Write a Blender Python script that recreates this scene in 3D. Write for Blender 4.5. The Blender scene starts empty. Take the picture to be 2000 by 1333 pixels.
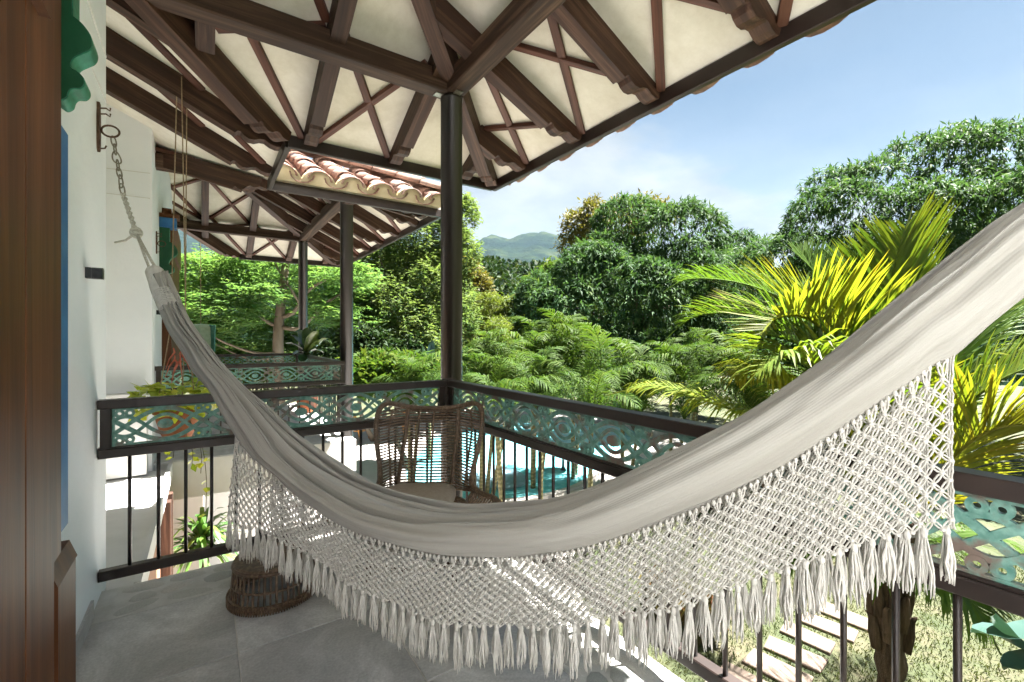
import bpy, math, random
import numpy as np
from mathutils import Vector, Matrix

# ------------------------------------------------------------------ camera, world, sun, exposure
scene = bpy.context.scene
COL = scene.collection
random.seed(7)
RNG = np.random.default_rng(7)
R = math.radians

CAM_H = 1.38
YAW = 34.1
FPX = 885.0            # focal length in pixels of a 2000 px wide frame (about a 16 mm lens)
HOR = 658.0            # horizon row
cam_data = bpy.data.cameras.new("camera")
cam_data.sensor_width = 36.0
cam_data.lens = 36.0 * FPX / 2000.0
cam_data.shift_y = -(666.5 - HOR) / 2000.0
cam_data.clip_start = 0.05
cam_data.clip_end = 20000.0
cam = bpy.data.objects.new("camera", cam_data)
COL.objects.link(cam)
cam.location = (0, 0, CAM_H)
cam.rotation_euler = (R(90), 0, R(-YAW))
scene.camera = cam

SUN_EL, SUN_AZ = 64.0, -17.0         # azimuth measured from +X towards +Y
sun_dir = Vector((math.cos(R(SUN_EL)) * math.cos(R(SUN_AZ)), math.cos(R(SUN_EL)) * math.sin(R(SUN_AZ)), math.sin(R(SUN_EL))))
sun_data = bpy.data.lights.new("sun", 'SUN')
sun_data.energy = 4.0
sun_data.angle = R(0.55)
sun_data.color = (1.0, 0.972, 0.93)
sun = bpy.data.objects.new("sun", sun_data)
COL.objects.link(sun)
sun.rotation_euler = sun_dir.to_track_quat('Z', 'Y').to_euler()

world = bpy.data.worlds.new("World")
scene.world = world
world.use_nodes = True
wn, wl = world.node_tree.nodes, world.node_tree.links
wn.clear()
w_out = wn.new("ShaderNodeOutputWorld")
w_bg = wn.new("ShaderNodeBackground")
w_bg.inputs["Strength"].default_value = 0.05
sky = wn.new("ShaderNodeTexSky")
sky.sky_type = 'NISHITA'
sky.sun_disc = False
sky.sun_elevation = R(SUN_EL)
sky.sun_rotation = R(90 - SUN_AZ)
sky.altitude = 4000.0
sky.air_density = 0.23
sky.dust_density = 0.1
sky.ozone_density = 0.8
w_tc = wn.new("ShaderNodeTexCoord")
w_sep = wn.new("ShaderNodeSeparateXYZ")
wl.new(w_tc.outputs["Generated"], w_sep.inputs[0])


def wmath(op, a, b=None, c=None, clamp=False):
    n = wn.new("ShaderNodeMath")
    n.operation = op
    n.use_clamp = clamp
    for i, v in enumerate((a, b, c)):
        if v is None:
            continue
        if isinstance(v, (int, float)):
            n.inputs[i].default_value = v
        else:
            wl.new(v, n.inputs[i])
    return n.outputs[0]


# clouds lie on a flat layer: project the view direction on to it
w_den = wmath('ADD', wmath('MAXIMUM', w_sep.outputs[2], 0.0), 0.22)
w_cx = wmath('DIVIDE', w_sep.outputs[0], w_den)
w_cy = wmath('DIVIDE', w_sep.outputs[1], w_den)
w_comb = wn.new("ShaderNodeCombineXYZ")
wl.new(w_cx, w_comb.inputs[0])
wl.new(w_cy, w_comb.inputs[1])
wl.new(wmath('MULTIPLY', w_sep.outputs[2], 2.5), w_comb.inputs[2])
w_map = wn.new("ShaderNodeMapping")
w_map.inputs["Location"].default_value = (0.4, 2.2, 0.0)
wl.new(w_comb.outputs[0], w_map.inputs[0])
w_n1 = wn.new("ShaderNodeTexNoise")
w_n1.inputs["Scale"].default_value = 0.85
w_n1.inputs["Detail"].default_value = 9
w_n1.inputs["Roughness"].default_value = 0.55
w_n1.inputs["Distortion"].default_value = 0.25
wl.new(w_map.outputs[0], w_n1.inputs["Vector"])
w_n2 = wn.new("ShaderNodeTexNoise")
w_n2.inputs["Scale"].default_value = 1.9
w_n2.inputs["Detail"].default_value = 7
w_n2.inputs["Roughness"].default_value = 0.6
wl.new(w_map.outputs[0], w_n2.inputs["Vector"])
# more cloud towards the horizon, clear blue overhead
w_bias = wmath('MULTIPLY', wmath('SUBTRACT', 0.30, w_sep.outputs[2]), 1.5)
w_m = wmath('ADD', wmath('MULTIPLY', wmath('SUBTRACT', w_n1.outputs["Fac"], 0.47), 2.6), w_bias)
w_mask = wmath('MULTIPLY', wmath('ADD', w_m, 0.12), 3.0, clamp=True)
w_veil = wmath('MULTIPLY', wmath('MULTIPLY', wmath('SUBTRACT', 0.52, w_sep.outputs[2]), 3.0, clamp=True), 0.66)
w_mask2 = wmath('MINIMUM', wmath('MAXIMUM', w_mask, wmath('MAXIMUM', w_veil, 0.16)), 0.97)
w_ramp = wn.new("ShaderNodeValToRGB")
w_ramp.color_ramp.elements[0].position = 0.30
w_ramp.color_ramp.elements[0].color = (0.56, 0.60, 0.66, 1)
w_ramp.color_ramp.elements[1].position = 0.62
w_ramp.color_ramp.elements[1].color = (1.16, 1.16, 1.15, 1)
wl.new(w_n2.outputs["Fac"], w_ramp.inputs[0])
w_mix = wn.new("ShaderNodeMix")
w_mix.data_type = 'RGBA'
wl.new(w_mask2, w_mix.inputs["Factor"])
w_tint = wn.new("ShaderNodeMix")          # slightly greener blue, the same all over the sky
w_tint.data_type = 'RGBA'
w_tint.blend_type = 'MULTIPLY'
w_tint.inputs["Factor"].default_value = 1.0
w_tint.inputs["B"].default_value = (1.05, 1.08, 0.84, 1)
wl.new(sky.outputs[0], w_tint.inputs["A"])
wl.new(w_tint.outputs["Result"], w_mix.inputs["A"])
wl.new(w_ramp.outputs[0], w_mix.inputs["B"])
wl.new(w_mix.outputs["Result"], w_bg.inputs["Color"])
wl.new(w_bg.outputs[0], w_out.inputs["Surface"])

scene.view_settings.view_transform = 'Standard'
scene.view_settings.look = 'None'
scene.view_settings.gamma = 1.0
scene.view_settings.use_curve_mapping = False
scene.view_settings.exposure = 3.7
scene.render.engine = 'CYCLES'
scene.cycles.use_denoising = True
scene.cycles.use_adaptive_sampling = True
scene.cycles.adaptive_threshold = 0.02
scene.cycles.max_bounces = 8
scene.cycles.diffuse_bounces = 5
scene.cycles.transmission_bounces = 6
scene.cycles.transparent_max_bounces = 8
scene.cycles.sample_clamp_indirect = 6.0
scene.cycles.caustics_reflective = False
scene.cycles.caustics_refractive = False

# ------------------------------------------------------------------ measuring helpers
LOOK = np.array([math.sin(R(YAW)), math.cos(R(YAW)), 0.0])
RIGHT = np.array([math.cos(R(YAW)), -math.sin(R(YAW)), 0.0])
EYE = np.array([0.0, 0.0, CAM_H])


def ray(px, py):
    return LOOK + RIGHT * ((px - 1000.0) / FPX) + np.array([0, 0, (HOR - py) / FPX])


def at_d(px, py, d):
    return EYE + ray(px, py) * d


def at_z(px, py, z):
    r = ray(px, py)
    return EYE + r * ((z - CAM_H) / r[2])


def at_Y(px, py, Y):
    r = ray(px, py)
    return EYE + r * (Y / r[1])


def at_X(px, py, X):
    r = ray(px, py)
    return EYE + r * (X / r[0])


def catmull(P, n):
    """P (m,3) -> smooth curve with n samples"""
    P = np.asarray(P, float)
    m = len(P)
    u = np.linspace(0, m - 1, n)
    i = np.minimum(u.astype(int), m - 2)
    f = (u - i)[:, None]
    p0, p1, p2, p3 = P[np.maximum(i - 1, 0)], P[i], P[i + 1], P[np.minimum(i + 2, m - 1)]
    return 0.5 * ((2 * p1) + (-p0 + p2) * f + (2 * p0 - 5 * p1 + 4 * p2 - p3) * f ** 2 + (-p0 + 3 * p1 - 3 * p2 + p3) * f ** 3)



# ------------------------------------------------------------------ scene tree helpers
def thing(name, label, cat, loc=(0, 0, 0), rotz=0.0, group=None):
    o = bpy.data.objects.new(name, None)
    o.empty_display_size = 0.1
    COL.objects.link(o)
    o.location = loc
    o.rotation_euler = (0, 0, rotz)
    o["label"] = label
    o["category"] = cat
    if group:
        o["group"] = group
    return o


def tag(o, label, cat, group=None):
    o["label"] = label
    o["category"] = cat
    if group:
        o["group"] = group
    return o


def link(name, me, mat=None, parent=None, mtx=None, smooth=False):
    if mat is not None and not me.materials:
        me.materials.append(mat)
    if smooth:
        me.shade_smooth()
    o = bpy.data.objects.new(name, me)
    COL.objects.link(o)
    if mtx is not None:
        o.matrix_world = mtx
    if parent is not None:
        # parts are given in world coordinates; keep them there
        o.parent = parent
        o.matrix_parent_inverse = PINV.get(parent.name) or parent_inverse(parent)
    return o


PINV = {}


def parent_inverse(p):
    m = Matrix.LocRotScale(p.location, p.rotation_euler, p.scale)
    q = p.parent
    if q is not None:
        m = parent_world(q) @ p.matrix_parent_inverse @ m
    inv = m.inverted()
    PINV[p.name] = inv
    return inv


def parent_world(p):
    return parent_inverse(p).inverted()


def struct(o):
    o["kind"] = "structure"
    return o


def stuff(o):
    o["kind"] = "stuff"
    return o


class MB:
    """collects vertices and faces for one mesh"""

    def __init__(self):
        self.v, self.f = [], []

    def add(self, vs, fs):
        b = len(self.v)
        self.v.extend([tuple(map(float, p)) for p in vs])
        self.f.extend([tuple(i + b for i in f) for f in fs])

    def box(self, a, b):
        x0, y0, z0 = a
        x1, y1, z1 = b
        self.add([(x0, y0, z0), (x1, y0, z0), (x1, y1, z0), (x0, y1, z0), (x0, y0, z1), (x1, y0, z1), (x1, y1, z1), (x0, y1, z1)],
                 [(0, 3, 2, 1), (4, 5, 6, 7), (0, 1, 5, 4), (1, 2, 6, 5), (2, 3, 7, 6), (3, 0, 4, 7)])

    def tube(self, pts, r, n=6, cap=True, flat=1.0):
        pts = [np.array(p, float) for p in pts]
        rs = r if hasattr(r, '__len__') else [r] * len(pts)
        vs, fs = [], []
        up = None
        for i, p in enumerate(pts):
            t = pts[min(i + 1, len(pts) - 1)] - pts[max(i - 1, 0)]
            t = t / (np.linalg.norm(t) + 1e-12)
            if up is None:
                a = np.array([0, 0, 1.0]) if abs(t[2]) < 0.9 else np.array([1.0, 0, 0])
                up = np.cross(t, a)
                up /= np.linalg.norm(up)
            else:
                up = up - t * np.dot(up, t)
                up /= (np.linalg.norm(up) + 1e-12)
            s = np.cross(t, up)
            for k in range(n):
                a = 2 * math.pi * k / n
                vs.append(p + rs[i] * (math.cos(a) * up + flat * math.sin(a) * s))
        for i in range(len(pts) - 1):
            for k in range(n):
                fs.append((i * n + k, i * n + (k + 1) % n, (i + 1) * n + (k + 1) % n, (i + 1) * n + k))
        if cap:
            fs.append(tuple(range(n - 1, -1, -1)))
            fs.append(tuple((len(pts) - 1) * n + k for k in range(n)))
        self.add(vs, fs)

    def lathe(self, prof, n=20, c=(0, 0, 0), closed=False):
        vs, fs = [], []
        m = len(prof)
        for (r, z) in prof:
            for k in range(n):
                a = 2 * math.pi * k / n
                vs.append((c[0] + r * math.cos(a), c[1] + r * math.sin(a), c[2] + z))
        for i in range(m - 1):
            for k in range(n):
                fs.append((i * n + k, i * n + (k + 1) % n, (i + 1) * n + (k + 1) % n, (i + 1) * n + k))
        fs.append(tuple(range(n - 1, -1, -1)))
        fs.append(tuple((m - 1) * n + k for k in range(n)))
        self.add(vs, fs)

    def prism(self, poly, axis_from, axis_to):
        """poly: list of 3-D points (planar); extruded by the vector axis_to - axis_from"""
        e = np.array(axis_to, float) - np.array(axis_from, float)
        n = len(poly)
        vs = [np.array(p, float) for p in poly] + [np.array(p, float) + e for p in poly]
        fs = [tuple(range(n - 1, -1, -1)), tuple(range(n, 2 * n))]
        for i in range(n):
            j = (i + 1) % n
            fs.append((i, j, n + j, n + i))
        self.add(vs, fs)

    def ball(self, c, r, n=6, m=4, sq=(1, 1, 1)):
        vs = [(c[0], c[1], c[2] - r * sq[2])]
        for j in range(1, m):
            th = math.pi * j / m
            for k in range(n):
                a = 2 * math.pi * k / n
                vs.append((c[0] + r * sq[0] * math.sin(th) * math.cos(a), c[1] + r * sq[1] * math.sin(th) * math.sin(a), c[2] - r * sq[2] * math.cos(th)))
        vs.append((c[0], c[1], c[2] + r * sq[2]))
        fs = []
        for k in range(n):
            fs.append((0, 1 + (k + 1) % n, 1 + k))
            for j in range(m - 2):
                a0 = 1 + j * n
                fs.append((a0 + k, a0 + (k + 1) % n, a0 + n + (k + 1) % n, a0 + n + k))
            a0 = 1 + (m - 2) * n
            fs.append((len(vs) - 1, a0 + k, a0 + (k + 1) % n))
        self.add(vs, fs)

    def mesh(self, name):
        me = bpy.data.meshes.new(name)
        me.from_pydata(self.v, [], self.f)
        me.validate()
        me.update()
        return me

    def build(self, name, mat, parent=None, smooth=False, mtx=None):
        return link(name, self.mesh(name), mat, parent, mtx, smooth)


def np_mesh(name, verts, faces, mat=None, var=None, smooth=False):
    """verts (N,3), faces (M,k) arrays -> mesh; var: per-face 0..1 value stored as an attribute"""
    me = bpy.data.meshes.new(name)
    verts = np.asarray(verts, np.float32)
    faces = np.asarray(faces, np.int32)
    n, m, k = len(verts), len(faces), faces.shape[1]
    me.vertices.add(n)
    me.vertices.foreach_set("co", verts.ravel())
    me.loops.add(m * k)
    me.loops.foreach_set("vertex_index", faces.ravel())
    me.polygons.add(m)
    me.polygons.foreach_set("loop_start", np.arange(0, m * k, k, dtype=np.int32))
    me.polygons.foreach_set("loop_total", np.full(m, k, np.int32))
    me.update(calc_edges=True)
    if var is not None:
        at = me.attributes.new("var", 'FLOAT', 'FACE')
        at.data.foreach_set("value", np.asarray(var, np.float32))
    if smooth:
        me.shade_smooth()
    if mat is not None:
        me.materials.append(mat)
    return me


# ------------------------------------------------------------------ materials
def newmat(name):
    m = bpy.data.materials.new(name)
    m.use_nodes = True
    nt = m.node_tree
    return m, nt.nodes, nt.links, nt.nodes["Principled BSDF"]


def add_noise(n, l, vec, scale, detail=4, rough=0.55, dist=0.0):
    t = n.new("ShaderNodeTexNoise")
    t.inputs["Scale"].default_value = scale
    t.inputs["Detail"].default_value = detail
    t.inputs["Roughness"].default_value = rough
    t.inputs["Distortion"].default_value = dist
    if vec is not None:
        l.new(vec, t.inputs["Vector"])
    return t.outputs["Fac"]


def ramp(n, l, fac, stops):
    r = n.new("ShaderNodeValToRGB")
    e = r.color_ramp.elements
    while len(e) < len(stops):
        e.new(0.5)
    for i, (p, c) in enumerate(stops):
        e[i].position = p
        e[i].color = (*c, 1)
    l.new(fac, r.inputs[0])
    return r.outputs[0]


def mixc(n, l, fac, a, b, mode='MIX'):
    m = n.new("ShaderNodeMix")
    m.data_type = 'RGBA'
    m.blend_type = mode
    for key, v in (("Factor", fac), ("A", a), ("B", b)):
        s = m.inputs[key]
        if isinstance(v, (int, float)):
            s.default_value = v
        elif isinstance(v, tuple):
            s.default_value = (*v, 1)
        else:
            l.new(v, s)
    return m.outputs["Result"]


def bump(n, l, b, h, strength=0.3, dist=0.01):
    k = n.new("ShaderNodeBump")
    k.inputs["Strength"].default_value = strength
    k.inputs["Distance"].default_value = dist
    l.new(h, k.inputs["Height"])
    l.new(k.outputs[0], b.inputs["Normal"])


def coords(n, l, scale=(1, 1, 1), rnd=True, kind="Object"):
    tc = n.new("ShaderNodeTexCoord")
    mp = n.new("ShaderNodeMapping")
    mp.inputs["Scale"].default_value = scale
    l.new(tc.outputs[kind], mp.inputs[0])
    if not rnd:
        return mp.outputs[0]
    oi = n.new("ShaderNodeObjectInfo")
    ml = n.new("ShaderNodeMath")
    ml.operation = 'MULTIPLY'
    ml.inputs[1].default_value = 37.0
    l.new(oi.outputs["Random"], ml.inputs[0])
    ad = n.new("ShaderNodeVectorMath")
    ad.operation = 'ADD'
    l.new(mp.outputs[0], ad.inputs[0])
    l.new(ml.outputs[0], ad.inputs[1])
    return ad.outputs[0]


def wood(name, dark, mid, light, rough=0.6, grain=1.0, axis=0, spec=0.35):
    m, n, l, b = newmat(name)
    sc = [26 * grain] * 3
    sc[axis] = 1.3 * grain
    v = coords(n, l, tuple(sc))
    f1 = add_noise(n, l, v, 1.0, 6, 0.62, 0.6)
    v2 = coords(n, l, (2.0, 2.0, 2.0))
    f2 = add_noise(n, l, v2, 1.1, 4)
    c1 = ramp(n, l, f1, [(0.28, dark), (0.5, mid), (0.74, light)])
    c2 = mixc(n, l, f2, (0.62, 0.62, 0.62), (1.25, 1.22, 1.18))
    c = mixc(n, l, 1.0, c1, c2, 'MULTIPLY')
    oi = n.new("ShaderNodeObjectInfo")
    c3 = ramp(n, l, oi.outputs["Random"], [(0.0, (0.8, 0.8, 0.8)), (1.0, (1.2, 1.17, 1.15))])
    c = mixc(n, l, 1.0, c, c3, 'MULTIPLY')
    l.new(c, b.inputs["Base Color"])
    b.inputs["Roughness"].default_value = rough
    b.inputs["Specular IOR Level"].default_value = spec
    bump(n, l, b, f1, 0.35, 0.004)
    return m


def plain(name, c0, c1, scale=6.0, rough=0.7, bmp=0.15, bdist=0.004, spec=0.35, metallic=0.0, stretch=(1, 1, 1), detail=5, fine=None):
    m, n, l, b = newmat(name)
    v = coords(n, l, stretch)
    f = add_noise(n, l, v, scale, detail, 0.6)
    c = ramp(n, l, f, [(0.3, c0), (0.7, c1)])
    l.new(c, b.inputs["Base Color"])
    b.inputs["Roughness"].default_value = rough
    b.inputs["Specular IOR Level"].default_value = spec
    b.inputs["Metallic"].default_value = metallic
    if bmp:
        f2 = add_noise(n, l, v, fine or scale * 6, 4, 0.6)
        bump(n, l, b, f2, bmp, bdist)
    return m


def leafmat(name, stops, rough=0.45, trans=0.35, spec=0.4, tint=(1.12, 1.18, 0.62)):
    """leaf colour from the per-leaf value 'var'; some light passes through"""
    m, n, l, b = newmat(name)
    a = n.new("ShaderNodeAttribute")
    a.attribute_name = "var"
    c = ramp(n, l, a.outputs["Fac"], stops)
    l.new(c, b.inputs["Base Color"])
    b.inputs["Roughness"].default_value = rough
    b.inputs["Specular IOR Level"].default_value = spec
    tr = n.new("ShaderNodeBsdfTranslucent")
    l.new(mixc(n, l, 1.0, c, tint, 'MULTIPLY'), tr.inputs["Color"])
    mx = n.new("ShaderNodeMixShader")
    mx.inputs[0].default_value = trans
    l.new(b.outputs[0], mx.inputs[1])
    l.new(tr.outputs[0], mx.inputs[2])
    l.new(mx.outputs[0], n["Material Output"].inputs["Surface"])
    return m


M = {}
M['rafter'] = wood('rafter_wood', (0.017, 0.0075, 0.0045), (0.048, 0.021, 0.012), (0.125, 0.068, 0.044), 0.62)
M['batten'] = wood('batten_wood', (0.045, 0.016, 0.010), (0.100, 0.037, 0.023), (0.165, 0.075, 0.050), 0.55)
M['beam'] = wood('beam_wood', (0.017, 0.008, 0.0045), (0.052, 0.026, 0.015), (0.165, 0.100, 0.066), 0.7, 0.8)
M['door'] = wood('door_wood', (0.085, 0.028, 0.009), (0.150, 0.054, 0.018), (0.21, 0.085, 0.032), 0.48, 0.6, axis=2, spec=0.28)
M['doorx'] = wood('door_plank_wood', (0.060, 0.018, 0.006), (0.125, 0.042, 0.013), (0.19, 0.072, 0.025), 0.48, 0.6, axis=0, spec=0.28)
M['post'] = plain('dark_brown_paint', (0.010, 0.007, 0.006), (0.020, 0.014, 0.011), 3.0, 0.38, 0.12, 0.002, 0.5, stretch=(1, 1, .3))
M['rail'] = plain('rail_brown_paint', (0.016, 0.010, 0.008), (0.032, 0.020, 0.016), 5.0, 0.42, 0.12, 0.002, 0.5)
def soffit_mat():
    m, n, l, b = newmat('cream_soffit_plaster')
    v = coords(n, l, rnd=False)
    f1 = add_noise(n, l, v, 1.3, 7, 0.65, .4)
    f2 = add_noise(n, l, v, 9.0, 6, 0.7)
    f3 = add_noise(n, l, v, 55.0, 3)
    c = ramp(n, l, f1, [(0.30, (0.62, 0.575, 0.47)), (0.48, (0.76, 0.72, 0.63)), (0.70, (0.84, 0.805, 0.73))])
    c = mixc(n, l, 0.5, c, ramp(n, l, f2, [(0.3, (0.82, 0.80, 0.74)), (0.62, (1.05, 1.05, 1.04))]), 'MULTIPLY')
    l.new(c, b.inputs["Base Color"])
    b.inputs["Roughness"].default_value = 0.95
    b.inputs["Specular IOR Level"].default_value = 0.1
    bump(n, l, b, f3, 0.2, 0.004)
    return m


M['soffit'] = soffit_mat()
M['mortar'] = plain('cream_mortar', (0.38, 0.32, 0.20), (0.50, 0.44, 0.31), 5.0, 0.9, 0.3, 0.004, 0.2)
M['wall'] = plain('white_wall_plaster', (0.78, 0.80, 0.83), (0.87, 0.88, 0.90), 1.2, 0.85, 0.4, 0.010, 0.25, fine=14)
M['white'] = plain('white_paint', (0.58, 0.57, 0.55), (0.70, 0.69, 0.67), 2.2, 0.75, 0.15, 0.004, 0.25)
M['terracotta_wall'] = plain('terracotta_wall_paint', (0.30, 0.15, 0.09), (0.40, 0.22, 0.14), 2.0, 0.85, 0.1)
M['iron'] = plain('rusty_iron', (0.06, 0.030, 0.018), (0.15, 0.085, 0.055), 40.0, 0.6, 0.3, 0.002, 0.5, 0.5)
M['chain'] = plain('galvanised_chain', (0.16, 0.14, 0.11), (0.33, 0.30, 0.25), 60.0, 0.45, 0.2, 0.001, 0.5, 0.7)
M['black'] = plain('black_metal', (0.012, 0.013, 0.015), (0.024, 0.025, 0.028), 20.0, 0.4, 0.05, 0.001, 0.5)
M['rope'] = plain('pale_rope', (0.34, 0.32, 0.27), (0.62, 0.60, 0.53), 130.0, 0.9, 0.5, 0.003, 0.2)
M['thinrope'] = plain('thin_hanger_rope', (0.24, 0.17, 0.10), (0.40, 0.30, 0.19), 60.0, 0.9, 0.4, 0.002, 0.2)
M['cotton'] = plain('cotton_cord', (0.60, 0.575, 0.52), (0.76, 0.735, 0.685), 40.0, 0.95, 0.4, 0.002, 0.15)
def cord_glow(m, f):
    """thin cotton lets some light through"""
    n, l = m.node_tree.nodes, m.node_tree.links
    b = n["Principled BSDF"]
    tr = n.new("ShaderNodeBsdfTranslucent")
    src = b.inputs["Base Color"].links[0].from_socket
    l.new(src, tr.inputs["Color"])
    mx = n.new("ShaderNodeMixShader")
    mx.inputs[0].default_value = f
    l.new(b.outputs[0], mx.inputs[1])
    l.new(tr.outputs[0], mx.inputs[2])
    l.new(mx.outputs[0], n["Material Output"].inputs["Surface"])


cord_glow(M['cotton'], .15)
M['pot'] = plain('terracotta_pot', (0.28, 0.085, 0.035), (0.42, 0.15, 0.07), 12.0, 0.75, 0.15)
M['pink'] = plain('coral_cord', (0.42, 0.10, 0.065), (0.58, 0.19, 0.13), 50.0, 0.85, 0.3, 0.002)
M['soil'] = plain('soil', (0.03, 0.02, 0.013), (0.06, 0.04, 0.03), 40.0, 0.95, 0.5)
M['bark'] = plain('pale_bark', (0.095, 0.072, 0.052), (0.20, 0.155, 0.12), 3.0, 0.9, 0.6, 0.03, 0.2, stretch=(1, 1, .3))
M['darkbark'] = plain('dark_bark', (0.06, 0.045, 0.032), (0.13, 0.10, 0.075), 3.0, 0.9, 0.6, 0.03, 0.2, stretch=(1, 1, .3))
M['blue'] = plain('blue_paint', (0.02, 0.12, 0.33), (0.045, 0.20, 0.45), 8.0, 0.5, 0.1)
M['greenpaint'] = plain('green_paint_streaked', (0.012, 0.10, 0.05), (0.06, 0.30, 0.18), 9.0, 0.5, 0.2, 0.003, 0.4, stretch=(1, 1, 2.5))
M['greendark'] = plain('dark_green_paint', (0.006, 0.060, 0.026), (0.012, 0.10, 0.045), 5.0, 0.45, 0.1)
M['cushion'] = plain('taupe_cushion_cloth', (0.34, 0.29, 0.24), (0.42, 0.365, 0.31), 50.0, 0.95, 0.3, 0.002, 0.1)
M['stepping'] = plain('stepping_stone', (0.115, 0.085, 0.065), (0.175, 0.135, 0.105), 4.0, 0.85, 0.3)
M['yellowwood'] = plain('yellow_wood', (0.55, 0.22, 0.05), (0.68, 0.33, 0.10), 5.0, 0.6, 0.1)


def make_special_materials():
    # teal fretwork, worn to brown in patches
    m, n, l, b = newmat('teal_fret_paint')
    v = coords(n, l)
    f = add_noise(n, l, v, 9.0, 6, 0.65)
    f3 = add_noise(n, l, v, 40.0, 4)
    c1 = ramp(n, l, f3, [(0.3, (0.060, 0.185, 0.150)), (0.7, (0.20, 0.37, 0.31))])
    c = mixc(n, l, ramp(n, l, f, [(0.50, (0, 0, 0)), (0.62, (1, 1, 1))]), c1, (0.17, 0.125, 0.10))
    l.new(c, b.inputs["Base Color"])
    b.inputs["Roughness"].default_value = 0.55
    bump(n, l, b, f3, 0.2, 0.002)
    M['fret'] = m
    # rattan
    m, n, l, b = newmat('brown_rattan')
    v = coords(n, l)
    f = add_noise(n, l, v, 55.0, 4)
    f2 = add_noise(n, l, v, 7.0, 3)
    c = ramp(n, l, f, [(0.3, (0.050, 0.029, 0.017)), (0.55, (0.15, 0.092, 0.055)), (0.75, (0.30, 0.21, 0.135))])
    c = mixc(n, l, 1.0, c, ramp(n, l, f2, [(0.3, (0.7, 0.7, 0.7)), (0.7, (1.2, 1.2, 1.2))]), 'MULTIPLY')
    l.new(c, b.inputs["Base Color"])
    b.inputs["Roughness"].default_value = 0.5
    M['rattan'] = m
    # grey floor tile with cloudy marks and scuffs
    m, n, l, b = newmat('grey_cement_tile')
    v = coords(n, l)
    f = add_noise(n, l, v, 2.1, 9, 0.68, 1.0)
    f2 = add_noise(n, l, v, 90.0, 4)
    c = ramp(n, l, f, [(0.28, (0.28, 0.272, 0.265)), (0.5, (0.43, 0.42, 0.41)), (0.70, (0.66, 0.65, 0.635))])
    c = mixc(n, l, 0.35, c, ramp(n, l, f2, [(0.35, (0.6, 0.6, 0.6)), (0.7, (1.3, 1.3, 1.3))]), 'MULTIPLY')
    l.new(c, b.inputs["Base Color"])
    l.new(ramp(n, l, f, [(0.3, (0.30, 0.30, 0.30)), (0.7, (0.46, 0.46, 0.46))]), b.inputs["Roughness"])
    bump(n, l, b, f2, 0.05, 0.001)
    M['tile'] = m
    M['grout'] = plain('pale_grout', (0.55, 0.52, 0.47), (0.65, 0.62, 0.57), 20.0, 0.9, 0.2)
    M['cement'] = plain('border_cement', (0.46, 0.45, 0.42), (0.62, 0.61, 0.58), 9.0, 0.8, 0.5, 0.01)
    # river stone
    m, n, l, b = newmat('river_stone')
    v = coords(n, l)
    f = add_noise(n, l, v, 14.0, 6)
    oi = n.new("ShaderNodeObjectInfo")
    c0 = ramp(n, l, oi.outputs["Random"], [(0.0, (0.36, 0.37, 0.35)), (0.5, (0.46, 0.45, 0.41)), (1.0, (0.52, 0.49, 0.45))])
    c = mixc(n, l, 1.0, c0, ramp(n, l, f, [(0.3, (0.75, 0.75, 0.75)), (0.7, (1.2, 1.2, 1.2))]), 'MULTIPLY')
    l.new(c, b.inputs["Base Color"])
    b.inputs["Roughness"].default_value = 0.55
    bump(n, l, b, f, 0.2, 0.004)
    M['stone'] = m
    # clay roof tile
    m, n, l, b = newmat('clay_roof_tile')
    v = coords(n, l)
    f = add_noise(n, l, v, 7.0, 6, 0.65)
    f2 = add_noise(n, l, v, 45.0, 4)
    oi = n.new("ShaderNodeObjectInfo")
    c0 = ramp(n, l, oi.outputs["Random"], [(0.0, (0.17, 0.085, 0.060)), (0.5, (0.24, 0.140, 0.105)), (1.0, (0.30, 0.215, 0.175))])
    c = mixc(n, l, ramp(n, l, f, [(0.5, (0, 0, 0)), (0.72, (1, 1, 1))]), c0, (0.07, 0.05, 0.042))
    c = mixc(n, l, 0.6, c, ramp(n, l, f2, [(0.3, (0.7, 0.7, 0.7)), (0.7, (1.25, 1.25, 1.25))]), 'MULTIPLY')
    l.new(c, b.inputs["Base Color"])
    b.inputs["Roughness"].default_value = 0.85
    bump(n, l, b, f2, 0.3, 0.004)
    M['claytile'] = m
    # hammock cloth: fine woven ribs
    m, n, l, b = newmat('woven_cream_cloth')
    tc = n.new("ShaderNodeTexCoord")
    mp = n.new("ShaderNodeMapping")
    mp.inputs["Scale"].default_value = (1.0, 1.0, 1.0)
    l.new(tc.outputs["UV"], mp.inputs[0])
    wv = n.new("ShaderNodeTexWave")
    wv.bands_direction = 'Y'
    wv.inputs["Scale"].default_value = 90.0
    wv.inputs["Distortion"].default_value = 0.6
    wv.inputs["Detail"].default_value = 2
    l.new(mp.outputs[0], wv.inputs["Vector"])
    mp2 = n.new("ShaderNodeMapping")
    mp2.inputs["Scale"].default_value = (260.0, 1600.0, 1.0)
    l.new(tc.outputs["UV"], mp2.inputs[0])
    f2 = add_noise(n, l, mp2.outputs[0], 1.0, 3)
    mp3 = n.new("ShaderNodeMapping")
    mp3.inputs["Scale"].default_value = (1.2, 46.0, 1.0)
    l.new(tc.outputs["UV"], mp3.inputs[0])
    f3 = add_noise(n, l, mp3.outputs[0], 1.0, 4)
    c = ramp(n, l, f3, [(0.3, (0.33, 0.314, 0.277)), (0.5, (0.38, 0.363, 0.325)), (0.7, (0.43, 0.414, 0.376))])
    c = mixc(n, l, 0.35, c, ramp(n, l, f2, [(0.3, (0.8, 0.8, 0.8)), (0.7, (1.15, 1.15, 1.15))]), 'MULTIPLY')
    l.new(c, b.inputs["Base Color"])
    b.inputs["Roughness"].default_value = 0.95
    b.inputs["Specular IOR Level"].default_value = 0.1
    b.inputs["Sheen Weight"].default_value = 0.2
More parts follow.
